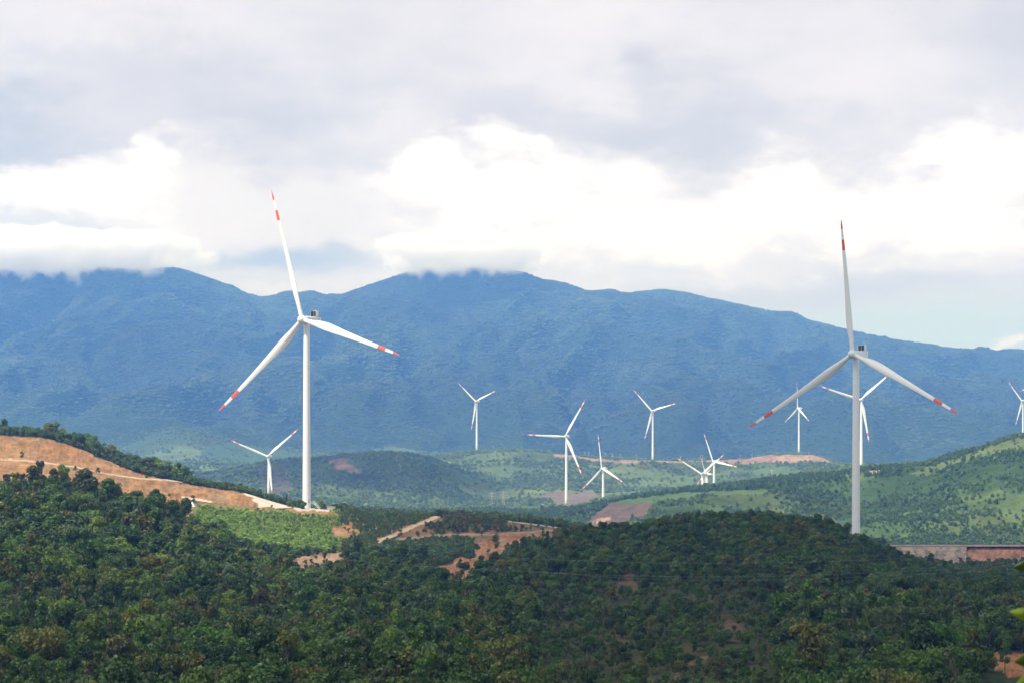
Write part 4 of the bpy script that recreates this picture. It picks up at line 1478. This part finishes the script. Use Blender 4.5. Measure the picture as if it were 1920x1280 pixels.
def shade_near(XX, YY):
    zg = grid_at(GZ, XX.ravel(), np.clip(YY.ravel(), 1, 1e5)).reshape(XX.shape)
    px_ = CX + XX / np.maximum(YY, 60) * F
    T = np.full(XX.shape, .86)
    T[XX < -20] = .52
    T[(YY > 1378) & (XX > 90)] = .96
    nz_ = fbm(XX / 120, YY / 120, 141, 4)
    # sunlit: bare slope, plantation, tall turbine and everything behind it
    def gpoly(pts):
        return inpoly(XX + nz_ * 40, YY + nz_ * 40, pts)
    lit_ = gpoly([(-900, 1040), (-210, 1040), (-168, 1010), (-125, 990), (-85, 1000), (-80, 1180), (-72, 1335), (10, 1372), (60, 1450), (90, 1560), (150, 1900), (-900, 1900)])
    T[lit_] = 0
    half = gpoly([(-900, 640), (-190, 640), (-140, 760), (-100, 800), (-110, 930), (-120, 1050), (-900, 1060)]) & ~lit_
    T[half] = .25
    glow = gpoly([(-160, 600), (-90, 650), (-62, 780), (-85, 880), (-150, 790), (-175, 680)])
    T[glow] = 0
    T[(YY > 1560) & (XX > 90)] = .35
    T[(YY > 1800)] = 0
    T[(XX > 520) | (XX < -800) | (YY < 60)] = 0
    T[-3:] = T[:3] = 0
    T[:, -3:] = T[:, :3] = 0
    return blur(T, 6)


cloud('cloud', (-900, 640, ), (-60, 1960), 16.0, shade_near, -40, 1500, 'grey cloud high overhead whose shadow covers the near wooded hill')


def shade_mid(XX, YY):
    T = np.zeros(XX.shape)
    nz_ = fbm(XX / 300, YY / 300, 151, 4) * 160
    c = inpoly(XX + nz_, YY + nz_, [(-620, 3720), (-60, 3760), (-90, 4200), (-160, 4600), (-420, 4700), (-700, 4500)])
    T[c] = .8
    return blur(T, 6)


cloud('cloud', (-1000, 300), (3300, 5100), 30.0, shade_mid, 0, 1900, 'smaller cloud overhead whose shadow darkens the far wooded mound')

# ------------------------------------------------------------------ cloud banks lying on the summits
def bank(x0, x1, ytop, ybot, Ya, Yb, seed, dens):
    Ym = (Ya + Yb) / 2
    a0, a1 = at(x0, ybot, Ym), at(x1, ytop, Ym)
    c = Vector(((a0.x + a1.x) / 2, Ym, (a0.z + a1.z) / 2))
    hx, hy, hz = (a1.x - a0.x) / 2, (Yb - Ya) / 2, (a1.z - a0.z) / 2
    bm = bmesh.new()
    bmesh.ops.create_uvsphere(bm, u_segments=32, v_segments=16, radius=1.0)
    for v in bm.verts:
        p = v.co
        k_ = 1 / max(1e-6, (abs(p.x) ** 4 + abs(p.y) ** 4 + abs(p.z) ** 4) ** .25)
        v.co = (p.x * k_ * hx, p.y * k_ * hy, p.z * k_ * hz)
    mt, t, out = new_mat('mist_vapour')
    tcd = t.node('ShaderNodeTexCoord')
    geo = t.node('ShaderNodeNewGeometry')
    sc_ = t.vmath('MULTIPLY', tcd.outputs['Object'], (1 / hx, 1 / hy, 1 / hz))
    nz = t.noise(t.vmath('MULTIPLY', t.vmath('ADD', geo.outputs['Position'], (seed * 977.0, 0, 0)), (.010, .004, .006)), 1.0, 5, .6)
    nb = t.noise(t.vmath('MULTIPLY', geo.outputs['Position'], (.0025, .0015, .003)), 1.0, 2, .5)
    sp = t.node('ShaderNodeSeparateXYZ')
    t.put(sp.inputs[0], sc_)
    ax = t.math('ABSOLUTE', sp.outputs[0])
    d = t.math('ADD', t.math('MULTIPLY', t.math('SUBTRACT', nz, .5), 1.7), t.math('MULTIPLY', t.math('SUBTRACT', nb, .5), .8))
    d = t.math('ADD', d, t.ramp(sp.outputs[2], -1.0, .35, -.75, .75, smooth=False))
    d = t.math('SUBTRACT', d, t.math('POWER', ax, 4.0))
    d = t.math('SUBTRACT', d, t.ramp(sp.outputs[2], .35, .95, 0, 1.6))
    d = t.ramp(d, 0.0, .55)
    pv = t.node('ShaderNodeVolumePrincipled')
    pv.inputs['Color'].default_value = (1.0, 1.0, .998, 1)
    pv.inputs['Anisotropy'].default_value = -0.2
    t.put(pv.inputs['Density'], t.math('MULTIPLY', d, dens))
    t.l.new(pv.outputs[0], out.inputs['Volume'])
    mt.cycles.volume_step_rate = 0.35
    bm_obj('mist', bm, [mt], smooth=False, kind='stuff', loc=c, label='white cloud bank lying on the summit of the blue mountains', cat='mist')


bank(-300, 415, 415, 592, 10300, 11900, 1, .012)
bank(690, 1040, 430, 575, 10500, 11900, 2, .010)

# ------------------------------------------------------------------ haze
zmin, zmax = GZ.min() - 2, max(GZ.max() + 60, zof(420, 11700))
bm = bmesh.new()
x1 = np.abs(GX).max() + 200
bm_box(bm, (0, (13800 - 120) / 2, (zmin + zmax) / 2), (2 * x1, 13800 + 120, zmax - zmin))
mt, t, out = new_mat('haze_air')
pv = t.node('ShaderNodeVolumePrincipled')
pv.inputs['Color'].default_value = (.14, .35, .93, 1)
pv.inputs['Absorption Color'].default_value = (1, 1, 1, 1)
pv.inputs['Density'].default_value = 9.6e-5
pv.inputs['Anisotropy'].default_value = 0.0
t.l.new(pv.outputs[0], out.inputs['Volume'])
bm_obj('haze', bm, [mt], smooth=False, kind='stuff', label='thin blue haze in the air between the hills and the mountains', cat='haze')
